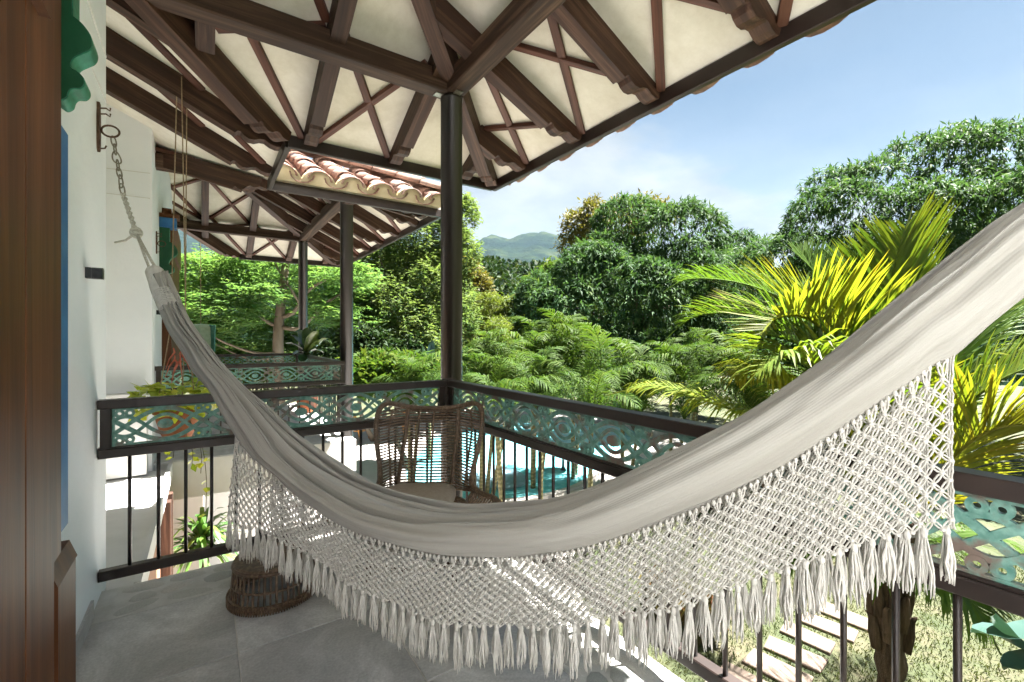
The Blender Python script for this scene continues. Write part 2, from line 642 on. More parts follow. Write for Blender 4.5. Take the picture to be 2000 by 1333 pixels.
    mh = n.new("ShaderNodeMath")
    mh.operation = 'ADD'
    l.new(wv.outputs["Fac"], mh.inputs[0])
    l.new(f2, mh.inputs[1])
    bump(n, l, b, mh.outputs[0], 0.25, 0.002)
    M['cloth'] = m
    # lawn
    m, n, l, b = newmat('lawn_ground')
    v = coords(n, l, rnd=False)
    f = add_noise(n, l, v, 0.9, 8, 0.7)
    f2 = add_noise(n, l, v, 22.0, 5, 0.7)
    c = ramp(n, l, f, [(0.34, (0.028, 0.044, 0.012)), (0.52, (0.050, 0.056, 0.021)), (0.66, (0.085, 0.071, 0.040))])
    c = mixc(n, l, 0.7, c, ramp(n, l, f2, [(0.3, (0.45, 0.45, 0.45)), (0.7, (1.4, 1.4, 1.4))]), 'MULTIPLY')
    l.new(c, b.inputs["Base Color"])
    b.inputs["Roughness"].default_value = 0.95
    bump(n, l, b, f2, 0.8, 0.04)
    M['lawn'] = m
    M['terrace'] = plain('pale_terrace_paving', (0.42, 0.385, 0.35), (0.52, 0.485, 0.45), 1.4, 0.8, 0.2)
    # pool water
    m, n, l, b = newmat('pool_water')
    v = coords(n, l, rnd=False)
    f = add_noise(n, l, v, 1.7, 5, 0.6, 0.8)
    f2 = add_noise(n, l, v, 6.0, 3, 0.5, 0.5)
    c = ramp(n, l, f2, [(0.3, (0.11, 0.47, 0.52)), (0.7, (0.24, 0.62, 0.66))])
    l.new(c, b.inputs["Base Color"])
    b.inputs["Roughness"].default_value = 0.16
    b.inputs["IOR"].default_value = 1.33
    bump(n, l, b, f, 0.35, 0.12)
    M['water'] = m
    M['poolshelf'] = plain('shallow_pool_shelf', (0.17, 0.29, 0.36), (0.23, 0.36, 0.42), 5.0, 0.15, 0.3, 0.02)
    # palm trunk
    m, n, l, b = newmat('ringed_palm_trunk')
    tc = n.new("ShaderNodeTexCoord")
    wv = n.new("ShaderNodeTexWave")
    wv.bands_direction = 'Z'
    wv.inputs["Scale"].default_value = 3.2
    wv.inputs["Distortion"].default_value = 1.5
    wv.inputs["Detail"].default_value = 3
    l.new(tc.outputs["Object"], wv.inputs["Vector"])
    l.new(ramp(n, l, wv.outputs["Fac"], [(0.1, (0.085, 0.078, 0.03)), (0.5, (0.11, 0.105, 0.036)), (0.95, (0.15, 0.135, 0.06))]), b.inputs["Base Color"])
    b.inputs["Roughness"].default_value = 0.7
    bump(n, l, b, wv.outputs["Fac"], 0.4, 0.02)
    M['palmtrunk'] = m
    M['husk'] = plain('fibrous_palm_husk', (0.035, 0.024, 0.015), (0.13, 0.092, 0.06), 7.0, 0.95, 0.9, 0.03, 0.15, stretch=(3, 3, .35))
    # foliage
    M['mango'] = leafmat('mango_leaf', [(0.0, (0.022, 0.050, 0.022)), (0.45, (0.036, 0.076, 0.028)), (0.8, (0.056, 0.102, 0.033)), (1.0, (0.085, 0.12, 0.038))], 0.62, 0.38, 0.10)
    M['feather'] = leafmat('feathery_leaf', [(0.0, (0.070, 0.145, 0.048)), (0.5, (0.105, 0.19, 0.060)), (1.0, (0.16, 0.23, 0.075))], 0.65, 0.55, 0.12)
    M['olive'] = leafmat('olive_leaf', [(0.0, (0.070, 0.115, 0.042)), (0.5, (0.10, 0.145, 0.050)), (1.0, (0.14, 0.172, 0.06))], 0.65, 0.52, 0.12)
    M['yellowing'] = leafmat('yellowing_leaf', [(0.0, (0.055, 0.065, 0.014)), (0.5, (0.105, 0.095, 0.020)), (1.0, (0.16, 0.125, 0.026))], 0.6, 0.35, 0.3)
    M['bamboo'] = leafmat('bamboo_leaf', [(0.0, (0.055, 0.085, 0.014)), (0.5, (0.090, 0.118, 0.020)), (1.0, (0.14, 0.155, 0.032))], 0.6, 0.45, 0.3)
    M['areca'] = leafmat('areca_leaf', [(0.0, (0.022, 0.055, 0.010)), (0.5, (0.048, 0.088, 0.014)), (1.0, (0.100, 0.120, 0.022))], 0.6, 0.45, 0.12)
    M['coconut'] = leafmat('coconut_frond', [(0.0, (0.034, 0.085, 0.014)), (0.4, (0.082, 0.138, 0.016)), (0.7, (0.175, 0.185, 0.020)), (0.88, (0.22, 0.17, 0.018)), (1.0, (0.22, 0.10, 0.022))], 0.5, 0.48, 0.2, (1.15, 1.2, 0.5))
    M['pothos'] = leafmat('pothos_leaf', [(0.0, (0.22, 0.30, 0.03)), (0.5, (0.40, 0.45, 0.05)), (1.0, (0.60, 0.58, 0.09))], 0.4, 0.4, 0.5)
    M['fig'] = leafmat('broad_dark_leaf', [(0.0, (0.015, 0.05, 0.022)), (0.6, (0.03, 0.085, 0.03)), (1.0, (0.085, 0.13, 0.025))], 0.28, 0.2, 0.6)
    M['bigleaf'] = leafmat('blue_green_leaf', [(0.0, (0.02, 0.055, 0.045)), (1.0, (0.045, 0.095, 0.075))], 0.35, 0.15, 0.6)
    M['spiky'] = leafmat('dracaena_leaf', [(0.0, (0.03, 0.085, 0.02)), (0.6, (0.07, 0.15, 0.03)), (1.0, (0.18, 0.24, 0.05))], 0.4, 0.35, 0.5)
    M['croton'] = leafmat('croton_leaf', [(0.0, (0.04, 0.06, 0.012)), (0.6, (0.10, 0.06, 0.012)), (1.0, (0.20, 0.05, 0.015))], 0.4, 0.3, 0.5)
    M['grassblade'] = leafmat('grass_blade', [(0.0, (0.022, 0.042, 0.008)), (0.5, (0.045, 0.058, 0.016)), (1.0, (0.085, 0.076, 0.036))], 0.8, 0.35, 0.2)
    M['forest'] = leafmat('forest_leaf', [(0.0, (0.010, 0.024, 0.009)), (0.5, (0.020, 0.040, 0.012)), (1.0, (0.045, 0.060, 0.015))], 0.7, 0.25, 0.2)
    # far hills
    m, n, l, b = newmat('wooded_mountain')
    v = coords(n, l, rnd=False)
    f = add_noise(n, l, v, 0.004, 8, 0.62)
    f2 = add_noise(n, l, v, 0.03, 6, 0.7)
    c = ramp(n, l, f, [(0.40, (0.004, 0.009, 0.006)), (0.54, (0.008, 0.015, 0.007)), (0.62, (0.024, 0.032, 0.012))])
    c = mixc(n, l, 0.8, c, ramp(n, l, f2, [(0.3, (0.4, 0.4, 0.4)), (0.7, (1.5, 1.5, 1.5))]), 'MULTIPLY')
    l.new(c, b.inputs["Base Color"])
    b.inputs["Roughness"].default_value = 1.0
    b.inputs["Specular IOR Level"].default_value = 0.0
    bump(n, l, b, f2, 1.0, 12.0)
    M['mountain'] = m


make_special_materials()

# ------------------------------------------------------------------ the place: key dimensions
WALL_X = -0.465
EAVE_X = 2.63          # porch eave
REC_X = 0.58            # eave of the recessed roof between two porches
COL_X = 1.634
S = 0.47                # roof pitch (rise per run)
ZS = 3.08               # underside of the plaster at the eave
OV = 0.96               # eave overhang past the columns
GROUND = -3.0
P1N, P1F = -0.12, 3.277
P2N, P2F = 6.53, 9.93
BEAM_Z0, BEAM_Z1 = 3.29, 3.45
RAIL_T = 1.05
RX = 1.52               # inner face of the long railings
RY1, RY2N, RY2F = 3.124, 6.38, 10.06


def beam(name, p0, p1, w, h, mat, parent, ch=0.006):
    """straight timber from p0 to p1 (centre line), long axis local X, edges slightly broken"""
    p0, p1 = Vector(p0), Vector(p1)
    L = (p1 - p0).length
    x = (p1 - p0).normalized()
    up = Vector((0, 0, 1)) if abs(x.z) < 0.95 else Vector((1, 0, 0))
    y = up.cross(x).normalized()
    z = x.cross(y)
    a, b = w / 2, h / 2
    sec = [(-a + ch, -b), (a - ch, -b), (a, -b + ch), (a, b - ch), (a - ch, b), (-a + ch, b), (-a, b - ch), (-a, -b + ch)]
    mb = MB()
    vs = [(-L / 2, s[0], s[1]) for s in sec] + [(L / 2, s[0], s[1]) for s in sec]
    fs = [tuple(range(8)), tuple(range(15, 7, -1))] + [(i, i + 8, (i + 1) % 8 + 8, (i + 1) % 8) for i in range(8)]
    mb.add(vs, fs)
    c = (p0 + p1) / 2
    m = Matrix((x, y, z)).transposed().to_4x4()
    m.translation = c
    return mb.build(name, mat, parent, mtx=m)


# roof faces: (k, t) -> world; k = distance up-slope from the eave in plan, t = position along the eave
def face_fn(kind, e):
    if kind == 'right':
        return lambda k, t: np.array([e - k, t, ZS + S * k])
    if kind == 'far':
        return lambda k, t: np.array([t, e - k, ZS + S * k])
    if kind == 'near':
        return lambda k, t: np.array([t, e + k, ZS + S * k])


TAIL = [(-.335, -.178), (-.325, -.150), (-.305, -.142), (-.275, -.156), (-.235, -.160), (-.195, -.142), (-.165, -.108),
        (-.135, -.092), (-.085, -.098), (-.04, -.090), (-.012, -.072), (-.012, .006)]


def rafter(parent, fn, t, k0, k1, w=0.105, tail=True, name='rafter', diag=False, depth=0.178):
    """timber under the plaster from k0 (lower) to k1 (upper); carved tail at the eave"""
    a, b = (fn(k0, t), fn(k1, t)) if not diag else (fn(k0), fn(k1))
    a, b = Vector(a), Vector(b)
    L = (a - b).length
    x = (a - b).normalized()                 # points down the slope
    y = Vector((0, 0, 1)).cross(x).normalized()
    z = x.cross(y)
    sc = depth / 0.178
    if tail:
        prof = [(px, pz * sc if pz < 0 else pz) for px, pz in TAIL]
    else:
        prof = [(0, -depth), (0, .006)]
    prof = [(-L, .006), (-L, -depth)] + prof
    mb = MB()
    mb.prism([(p[0], -w / 2, p[1]) for p in prof], (0, 0, 0), (0, w, 0))
    m = Matrix((x, y, z)).transposed().to_4x4()
    m.translation = a
    o = mb.build(name, M['rafter'], parent, mtx=m)
    return o


def batten(parent, fn, k0, t0, k1, t1, w=0.060, d=0.036):
    a, b = fn(k0, t0), fn(k1, t1)
    nz = np.array([0, 0, -d / 2 + .004])
    return beam('batten', a + nz, b + nz, w, d, M['batten'], parent, 0.004)


def slab_face(name, pts, parent, mat, th=0.045):
    mb = MB()
    n = len(pts)
    lo = [tuple(p) for p in pts]
    hi = [(p[0], p[1], p[2] + th) for p in pts]
    mb.add(lo + hi, [tuple(range(n)), tuple(range(2 * n - 1, n - 1, -1))] + [(i, n + i, n + (i + 1) % n, (i + 1) % n) for i in range(n)])
    return mb.build(name, mat, parent)


# one clay barrel tile: half round, tapered, 12 mm thick; local X runs down the slope
def tile_mesh(name, flip):
    mb = MB()
    n = 6
    L = 0.40
    vs = []
    for (x, r) in ((-L, 0.112), (0.0, 0.132)):
        for th in (0.0, 0.014):
            for i in range(n + 1):
                a = math.pi * i / n
                rr = r - th
                z = rr * math.sin(a) * 0.78
                vs.append((x, rr * math.cos(a), z if not flip else -z))
    fs = []
    q = n + 1
    for i in range(n):
        fs += [(i, i + 1, 2 * q + i + 1, 2 * q + i), (q + i, 3 * q + i, 3 * q + i + 1, q + i + 1),
               (i, q + i, q + i + 1, i + 1), (2 * q + i, 2 * q + i + 1, 3 * q + i + 1, 3 * q + i)]
    fs += [(0, 2 * q, 3 * q, q), (n, q + n, 3 * q + n, 2 * q + n)]
    mb.add(vs, fs)
    me = mb.mesh(name)
    me.materials.append(M['claytile'])
    me.shade_smooth()
    return me


CAP_ME, PAN_ME = tile_mesh('cap_tile', False), tile_mesh('pan_tile', True)


def lay_tiles(parent, fn, t0, t1, rows, step=0.36, limit=None, infill=True, over=.15):
    nt = int((t1 - t0) / step)
    for i in range(nt + 1):
        for pan in (False, True):
            t = t0 + i * step + (step / 2 if pan else 0)
            if t > t1 + 0.01:
                continue
            for r in range(rows):
                k = -over + (0.03 if pan else 0) + r * 0.29
                if limit is not None and k + 0.2 > limit(t):
                    continue
                a, b = Vector(fn(k, t)), Vector(fn(k + 0.4, t))
                x = (a - b).normalized()
                y = Vector((0, 0, 1)).cross(x).normalized()
                z = x.cross(y)
                m = Matrix((x, y, z)).transposed().to_4x4()
                lift = (0.150 if pan else 0.125) + 0.010 * (r % 2) + random.uniform(-.006, .006)
                m.translation = a + z * lift
                m = m @ Matrix.Rotation(random.uniform(-.03, .03), 4, 'Z')
                o = bpy.data.objects.new('roof_tile', PAN_ME if pan else CAP_ME)
                COL.objects.link(o)
                o.matrix_world = m
                o.parent = parent
                o.matrix_parent_inverse = PINV.get(parent.name) or parent_inverse(parent)
        if infill:
            t = t0 + i * step
            a, b = Vector(fn(-0.10, t)), Vector(fn(0.3, t))
            x = (a - b).normalized()
            y = Vector((0, 0, 1)).cross(x).normalized()
            z = x.cross(y)
            mb = MB()
            pts = [(0, 0.17 * math.cos(math.pi * j / 8) * (1 if j not in (0, 8) else 1.06), 0.095 + 0.115 * math.sin(math.pi * j / 8)) for j in range(9)]
            pts = [(0, -0.182, 0.045), (0, 0.182, 0.045)] + pts
            mb.prism(pts, (0, 0, 0), (-0.06, 0, 0))
            m = Matrix((x, y, z)).transposed().to_4x4()
            m.translation = a
            mb.build('mortar_infill', M['mortar'], parent, mtx=m)


def fascia(parent, p0, p1, h=0.105, w=0.045):
    return beam('fascia', (p0[0], p0[1], ZS - h / 2 + 0.004), (p1[0], p1[1], ZS - h / 2 + 0.004), w, h, M['rail'], parent)


def porch_roof(label, yn_col, yf_col, which, braced):
    yN, yF = yn_col - OV, yf_col + OV
    ym = (yN + yF) / 2
    half = (yF - yN) / 2
    apex = (EAVE_X - half, ym)
    root = thing('porch_roof', label, 'roof', (COL_X, ym, BEAM_Z0), group='tiled porch roofs')
    zA = ZS + S * half
    fr, ff, fn_ = face_fn('right', EAVE_X), face_fn('far', yF), face_fn('near', yN)
    slab_face('soffit', [fr(0, yN), fr(0, yF), (apex[0], apex[1], zA)], root, M['soffit'])
    xv = REC_X - half
    slab_face('soffit', [ff(0, EAVE_X), ff(0, REC_X), (xv, ym, zA), (apex[0], ym, zA)], root, M['soffit'])
    slab_face('soffit', [fn_(0, REC_X), fn_(0, EAVE_X), (apex[0], ym, zA), (xv, ym, zA)], root, M['soffit'])
    # eave boards
    fascia(root, (EAVE_X, yN), (EAVE_X, yF))
    fascia(root, (REC_X, yF), (EAVE_X - .03, yF))
    fascia(root, (REC_X, yN), (EAVE_X - .03, yN))
    # beams on the columns
    beam('beam', (-1.0, yf_col, (BEAM_Z0 + BEAM_Z1) / 2), (COL_X + .075, yf_col, (BEAM_Z0 + BEAM_Z1) / 2), 0.15, BEAM_Z1 - BEAM_Z0, M['beam'], root, .01)
    beam('beam', (-1.0, yn_col, (BEAM_Z0 + BEAM_Z1) / 2), (COL_X + .075, yn_col, (BEAM_Z0 + BEAM_Z1) / 2), 0.15, BEAM_Z1 - BEAM_Z0, M['beam'], root, .01)
    zc = (BEAM_Z0 + BEAM_Z1) / 2
    beam('beam', (COL_X, yn_col + .078, zc + .002), (COL_X, yf_col - .078, zc + .002), 0.148, BEAM_Z1 - BEAM_Z0, M['beam'], root, .01)
    # hip and valley timbers
    for (cy, sg) in ((yF, 1), (yN, -1)):
        if sg == -1 and 'near' not in which:
            continue
        hip = (lambda k, cy=cy, sg=sg: np.array([EAVE_X - k, cy - sg * k, ZS + S * k - .012]))
        rafter(root, hip, 0, 0.03, half - .05, 0.12, True, 'hip_rafter', True, 0.20)
        val = (lambda k, cy=cy, sg=sg: np.array([REC_X - k, cy - sg * k, ZS + S * k - .012]))
        rafter(root, val, 0, 0.02, 1.9, 0.125, True, 'valley_rafter', True, 0.20)
    # common rafters
    sp = 0.79
    ys = [yf_col + 0.373 - sp * i for i in range(8)]
    ys = [y for y in ys if y > yN + 0.25]
    if 'right' in which:
        for y in ys:
            lim = min(yF - y, y - yN, half) - 0.06
            rafter(root, fr, y, 0.0, lim)
        if braced:
            for y1, y0 in zip(ys[:-1], ys[1:]):
                for (ka, kb) in ((0.03, 0.98), (1.0, 1.95)):
                    l1, l0 = yF - y1 - .1, yF - y0 - .1
                    if min(kb, l1) - ka > 0.3:
                        batten(root, fr, ka, y1 - .06, min(kb, l0, y0 - yN - .1), y0 + .06)
                        batten(root, fr, ka + (.17 if ka < .5 else 0), y0 + .06, min(kb, l1), y1 - .06)
    xs = [2.235 - 0.745 * i for i in range(5)]
    for kind, f, cy in (('far', ff, yF), ('near', fn_, yN)):
        if kind not in which:
            continue
        for x in xs:
            lo = max(0.0, REC_X - x + 0.05)
            hi = min(EAVE_X - x, half) - 0.06
            rafter(root, f, x, lo, hi, tail=(lo == 0.0))
        if braced:
            for x1, x0 in zip(xs[:-1], xs[1:]):
                for (ka, kb) in ((0.03, 0.95), (0.98, 1.9)):
                    lim1 = EAVE_X - x1 - .1
                    lo0 = max(0.0, REC_X - x0 + .1)
                    if x0 < REC_X and ka < lo0:
                        batten(root, f, lo0 + .02, x0 + .06, kb, x1 - .06)
                        batten(root, f, max(ka, REC_X - x1 + .1), x1 - .06, kb + .1, x0 + .06)
                        continue
                    if min(kb, lim1) - ka > 0.3:
                        batten(root, f, ka, x1 - .06, kb, x0 + .06)
                        batten(root, f, ka, x0 + .06, min(kb, lim1), x1 - .06)
    return root, fr, ff, fn_, yN, yF


# ------------------------------------------------------------------ ground and far land
def build_ground():
    mb = MB()
    g = 6000.0
    mb.add([(-g, -g, GROUND), (g, -g, GROUND), (g, g, GROUND), (-g, g, GROUND)], [(0, 1, 2, 3)])
    struct(mb.build('ground', M['lawn']))
    # pale paving round the pool and below the balconies
    def sheet(name, pts, z, mat):
        b = MB()
        b.add([(p[0], p[1], z) for p in pts], [tuple(range(len(pts)))])
        return b.build(name, mat)
    pts = [(-3, 4.2), (4.5, 4.2), (5.6, 6.4), (7.8, 8.2), (10.5, 8.6), (15.5, 10.0), (19, 14), (18, 21), (12, 25), (4, 24), (-3, 20)]
    struct(sheet('pool_terrace', pts, GROUND + .006, M['terrace']))
    # pool: kidney outline
    c = np.array([10.6, 14.6])
    out = []
    for i in range(72):
        a = 2 * math.pi * i / 72
        r = 4.7 + 0.9 * math.cos(2 * a - 1.2) + 0.55 * math.cos(3 * a + 0.6)
        out.append((c[0] + r * math.cos(a) * 1.12, c[1] + r * math.sin(a) * 1.0))
    mb = MB()
    n = len(out)
    inn = [(c[0] + (p[0] - c[0]) * .96, c[1] + (p[1] - c[1]) * .96) for p in out]
    vs = [(p[0], p[1], GROUND + .006) for p in out] + [(p[0], p[1], GROUND + .07) for p in out] + [(p[0], p[1], GROUND + .07) for p in inn] + [(p[0], p[1], GROUND - .25) for p in inn]
    fs = []
    for i in range(n):
        j = (i + 1) % n
        fs += [(i, j, n + j, n + i), (n + i, n + j, 2 * n + j, 2 * n + i), (2 * n + i, 2 * n + j, 3 * n + j, 3 * n + i)]
    mb.add(vs, fs)
    struct(mb.build('pool_coping', M['terrace']))
    struct(sheet('pool_water', inn, GROUND + .035, M['water']))
    # pale round shelf at the near end
    q = at_z(958, 935, GROUND)
    struct(sheet('pool_shelf', [(q[0] + 1.0 * math.cos(2 * math.pi * i / 28), q[1] + 1.35 * math.sin(2 * math.pi * i / 28)) for i in range(28)], GROUND + .078, M['poolshelf']))


def fbm(x, y, seed=0, octs=5):
    rs = np.random.RandomState(seed)
    z = np.zeros_like(x)
    amp, fr = 1.0, 1.0
    for _ in range(octs):
        for _ in range(3):
            a, p = rs.uniform(0, 2 * math.pi), rs.uniform(0, 2 * math.pi)
            z += amp * np.sin(fr * (math.cos(a) * x + math.sin(a) * y) + p) / 3
        amp *= 0.5
        fr *= 2.05
    return z


def grid_mesh(name, fn, us, vs, mat):
    U, V = np.meshgrid(us, vs, indexing='ij')
    X, Y, Z = fn(U, V)
    co = np.stack([X.ravel(), Y.ravel(), Z.ravel()], 1)
    nu, nv = U.shape
    i = np.arange(nu - 1)[:, None] * nv + np.arange(nv - 1)[None, :]
    f = np.stack([i, i + nv, i + nv + 1, i + 1], -1).reshape(-1, 4)
    return link(name, np_mesh(name, co, f, mat, smooth=True))


def mountain_fn(U, V):
    # U: bearing from +Y (radians, clockwise), V: distance
    X, Y = V * np.sin(U), V * np.cos(U)
    prof = np.clip((V - 900) / 2100, 0, 1) ** 1.2
    ridge = 720 + 90 * fbm(U * 7.0, V * 0.0009, 3, 4) + 45 * fbm(U * 26.0, V * .003, 5, 4)
    q = np.clip((U - R(42)) / R(13), 0, 1)
    ridge = ridge * (1 - .62 * q * q * (3 - 2 * q))
    Z = GROUND - 6 + prof * ridge - np.clip((V - 3000) / 700, 0, 1) * 300
    Z += prof * 26 * fbm(U * 60, V * .02, 9, 4)
    return X, Y, Z


def hill_fn(U, V):
    X, Y = V * np.sin(U), V * np.cos(U)
    prof = np.clip((V - 45) / 130, 0, 1)
    prof = prof * prof * (3 - 2 * prof)
    Z = GROUND - 1.0 + prof * (27 + 3.5 * fbm(U * 7, V * .02, 12, 3)) - np.clip((V - 190) / 120, 0, 1) * 12
    return X, Y, Z


build_ground()
struct(grid_mesh('mountain', mountain_fn, np.linspace(R(-25), R(100), 260), np.linspace(900, 3700, 90), M['mountain']))
struct(grid_mesh('hillside', hill_fn, np.linspace(R(-20), R(95), 90), np.linspace(45, 300, 40), M['mountain']))

# ------------------------------------------------------------------ balcony floors
floor = thing('balcony_floor', 'grey tiled balcony floor with a stone border', 'floor')
del floor["category"], floor["label"]
floor["kind"] = "structure"
mb = MB()
mb.box((WALL_X - .2, -2.2, -0.30), (1.60, 3.29, -0.014))
mb.build('floor_slab', M['white'], floor)
TX0, TY0, TS = 0.12, 2.31, 0.617
mb = MB()
mb.box((WALL_X - .05, -2.2, -0.0135), (1.235, 2.93, -0.0045))
mb.build('grout_bed', M['grout'], floor)
tile_proto = {}
for i in range(-2, 3):
    for j in range(-8, 2):
        x0, x1 = TX0 + i * TS + .002, TX0 + (i + 1) * TS - .002
        y0, y1 = TY0 + (j - 1) * TS + .002, TY0 + j * TS - .002
        x0, x1 = max(x0, WALL_X), min(x1, 1.232)
        y1 = min(y1, 2.928)
        if x1 - x0 < .05 or y0 > 2.9 or y1 < -2:
            continue
        key = (round(x1 - x0, 3), round(y1 - y0, 3))
        if key not in tile_proto:
            b = MB()
            w, h = (x1 - x0) / 2, (y1 - y0) / 2
            c = .003
            b.add([(-w, -h, -.01), (w, -h, -.01), (w, h, -.01), (-w, h, -.01), (-w, -h, -c), (w, -h, -c), (w, h, -c), (-w, h, -c),
                   (-w + c, -h + c, 0), (w - c, -h + c, 0), (w - c, h - c, 0), (-w + c, h - c, 0)],
                  [(0, 1, 5, 4), (1, 2, 6, 5), (2, 3, 7, 6), (3, 0, 4, 7), (4, 5, 9, 8), (5, 6, 10, 9), (6, 7, 11, 10), (7, 4, 8, 11), (8, 9, 10, 11)])
            tile_proto[key] = b.mesh('floor_tile')
            tile_proto[key].materials.append(M['tile'])
        link('floor_tile', tile_proto[key], None, floor, Matrix.Translation(((x0 + x1) / 2, (y0 + y1) / 2, random.uniform(-.0006, .0006))))
# cement border with half-sunk river stones
mb = MB()
mb.box((WALL_X - .05, 2.932, -0.0135), (1.59, 3.285, -0.003))
mb.build('cement_border', M['cement'], floor)
mb = MB()
mb.box((1.239, -2.2, -0.0135), (1.59, 2.931, -0.003))
mb.build('cement_border', M['cement'], floor)
stone_me = []
for s in range(5):
    b = MB()
    rs = random.Random(s)
    n, rings = 10, 3
    vs = []
    for j in range(rings + 1):
        th = (math.pi / 2) * j / rings
        for i in range(n):
            a = 2 * math.pi * i / n
            rr = 1 + .12 * math.sin(2 * a + s) + .07 * math.sin(3 * a + 2 * s)
            vs.append((rr * math.cos(a) * math.cos(th), rr * math.sin(a) * math.cos(th), math.sin(th)))
    fs = [(j * n + i, j * n + (i + 1) % n, (j + 1) * n + (i + 1) % n, (j + 1) * n + i) for j in range(rings) for i in range(n)]
    b.add(vs, fs)
    me = b.mesh('river_stone')
    me.materials.append(M['stone'])
    me.shade_smooth()
    stone_me.append(me)


def lay_stones(x0, x1, y0, y1, along):
    rs = random.Random(int(x0 * 100 + y1 * 10))
    rows = 3
    wid = (y1 - y0) if along == 'x' else (x1 - x0)
    for r in range(rows):
        p = (x0 if along == 'x' else y0) + rs.uniform(.05, .14)
        end = x1 if along == 'x' else y1
        while p < end - .06:
            L = rs.uniform(.055, .115)
            q = (r + .5) / rows * wid + rs.uniform(-.015, .015)
            x, y = (p + L, y0 + q) if along == 'x' else (x0 + q, p + L)
            m = Matrix.Translation((x, y, -.006)) @ Matrix.Rotation(rs.uniform(-.4, .4) + (0 if along == 'x' else math.pi / 2), 4, 'Z') @ Matrix.Diagonal((L * .98, wid / rows * .47, rs.uniform(.008, .018), 1))
            link('river_stone', rs.choice(stone_me), None, floor, m)
            p += 2 * L + rs.uniform(.005, .03)


lay_stones(WALL_X, 1.56, 2.94, 3.28, 'x')
lay_stones(1.245, 1.58, -.3, 2.9, 'y')

floor2 = thing('neighbouring_balcony_floor', 'x', 'floor')
del floor2["category"], floor2["label"]
floor2["kind"] = "structure"
mb = MB()
mb.box((WALL_X - .2, 6.25, -0.43), (1.69, 10.35, -0.012))
mb.build('floor_slab', M['white'], floor2)
mb = MB()
mb.box((WALL_X - .02, 6.27, -0.0118), (1.67, 10.33, 0.0))
mb.build('paving', M['cement'], floor2)

# ------------------------------------------------------------------ house walls
wall = thing('house_wall', 'white plastered wall with the bracket holding the hammock', 'wall', (WALL_X, 1.5, 0))
mb = MB()
mb.box((WALL_X - .3, -2.5, -.3), (WALL_X, 3.41, 4.7))
mb.build('wall_face', M['wall'], wall)
mb = MB()
mb.box((WALL_X - .002, 2.62, 0.0), (WALL_X + .012, 3.0, 0.085))
mb.build('skirting_tile', M['tile'], wall)
mb = MB()
pa, pb = at_X(165, -20, WALL_X + .004), at_X(207, 112, WALL_X + .004)
mb.tube([pa, pb], .0035, 5)
pa, pb = at_X(168, 105, WALL_X + .004), at_X(207, 198, WALL_X + .004)
mb.tube([pa, pb], .0035, 5)
mb.build('wall_cable', M['white'], wall)

blockwall = thing('light_block_wall', 'white wall added behind the viewer to block light on the hammock front', 'wall', (.8, -2.4, 0))
mb = MB()
mb.box((WALL_X + .001, -2.5, -.012), (1.9, -2.3, 3.2))  # unseen wall, added to keep light from behind off the hammock front
mb.build('wall_face', M['wall'], blockwall)

wall2 = thing('recessed_wall', 'cream shaded wall set back between the two balconies', 'wall', (-.8, 6.1, 0))
mb = MB()
mb.box((-1.6, 6.09, -.43), (WALL_X, 6.249, 3.75))
mb.build('end_wall', M['wall'], wall2)
mb = MB()
mb.box((-1.4, 3.41, -.3), (-1.2, 6.09, 4.2))
mb.build('back_wall', M['wall'], wall2)
mb = MB()
mb.box((-1.2, 5.90, -.02), (WALL_X - .03, 6.089, .80))
mb.build('wall_plinth', M['white'], wall2)
mb = MB()
for y in (329, 378):
    a, b = at_Y(208, y, 6.082), at_Y(293, y + 10, 6.082)
    mb.tube([a, b], .0045, 5)
mb.build('wall_cable', M['white'], wall2)
wall3 = thing('far_house_wall', 'white house wall behind the second balcony door', 'wall', (WALL_X, 8, 0))
mb = MB()
mb.box((WALL_X - .3, 6.249, -.43), (WALL_X, 10.6, 3.9))
mb.build('wall_face', M['wall'], wall3)

ledge = thing('service_ledge', 'narrow white ledge between the balconies, sunlit below the railing', 'ledge', (-.7, 4.8, -.05))
mb = MB()
mb.box((-1.2, 3.30, -.16), (-.325, 6.088, -.04))
mb.build('ledge_slab', M['white'], ledge)
mb = MB()
mb.box((-.335, 3.31, -.159), (-.300, 6.24, -.005))
mb.build('ledge_rim', M['white'], ledge)

lower = thing('lower_wall', 'terracotta painted wall of the floor below', 'wall', (-.4, 5, GROUND))
mb = MB()
mb.box((-.6, -2, GROUND), (-.345, 6.6, -.165))
mb.build('wall_face', M['terracotta_wall'], lower)
for y in (5.35, 5.62):
    beam('timber_post', (-.31, y, GROUND + .01), (-.31, y, -.17), .10, .09, M['rafter'], lower)
mb = MB()
mb.box((-.6, 6.62, GROUND), (-.02, 6.9, -.432))
mb.build('white_pier', M['white'], lower)
mb = MB()
mb.box((-.02, 9.6, GROUND), (1.7, 9.8, -.432))
mb.build('wall_face', M['white'], lower)

# ------------------------------------------------------------------ roofs
roof1, fr1, ff1, fn1, y1N, y1F = porch_roof('nearest porch roof overhead, dark rafters under cream plaster', P1N, P1F, ('right', 'far'), True)
lay_tiles(roof1, fr1, y1N + .2, y1F, 1, over=.19)
lay_tiles(roof1, ff1, REC_X + .3, EAVE_X - .1, 1, infill=False)
roof2, fr2, ff2, fn2, y2N, y2F = porch_roof('second porch roof farther along, tile edge showing beside the column', P2N, P2F, ('right', 'far', 'near'), True)
lay_tiles(roof2, fn2, REC_X + .12, EAVE_X, 7, limit=lambda t: EAVE_X - t + .3)
lay_tiles(roof2, fr2, y2N + .2, y2F, 1, infill=False)


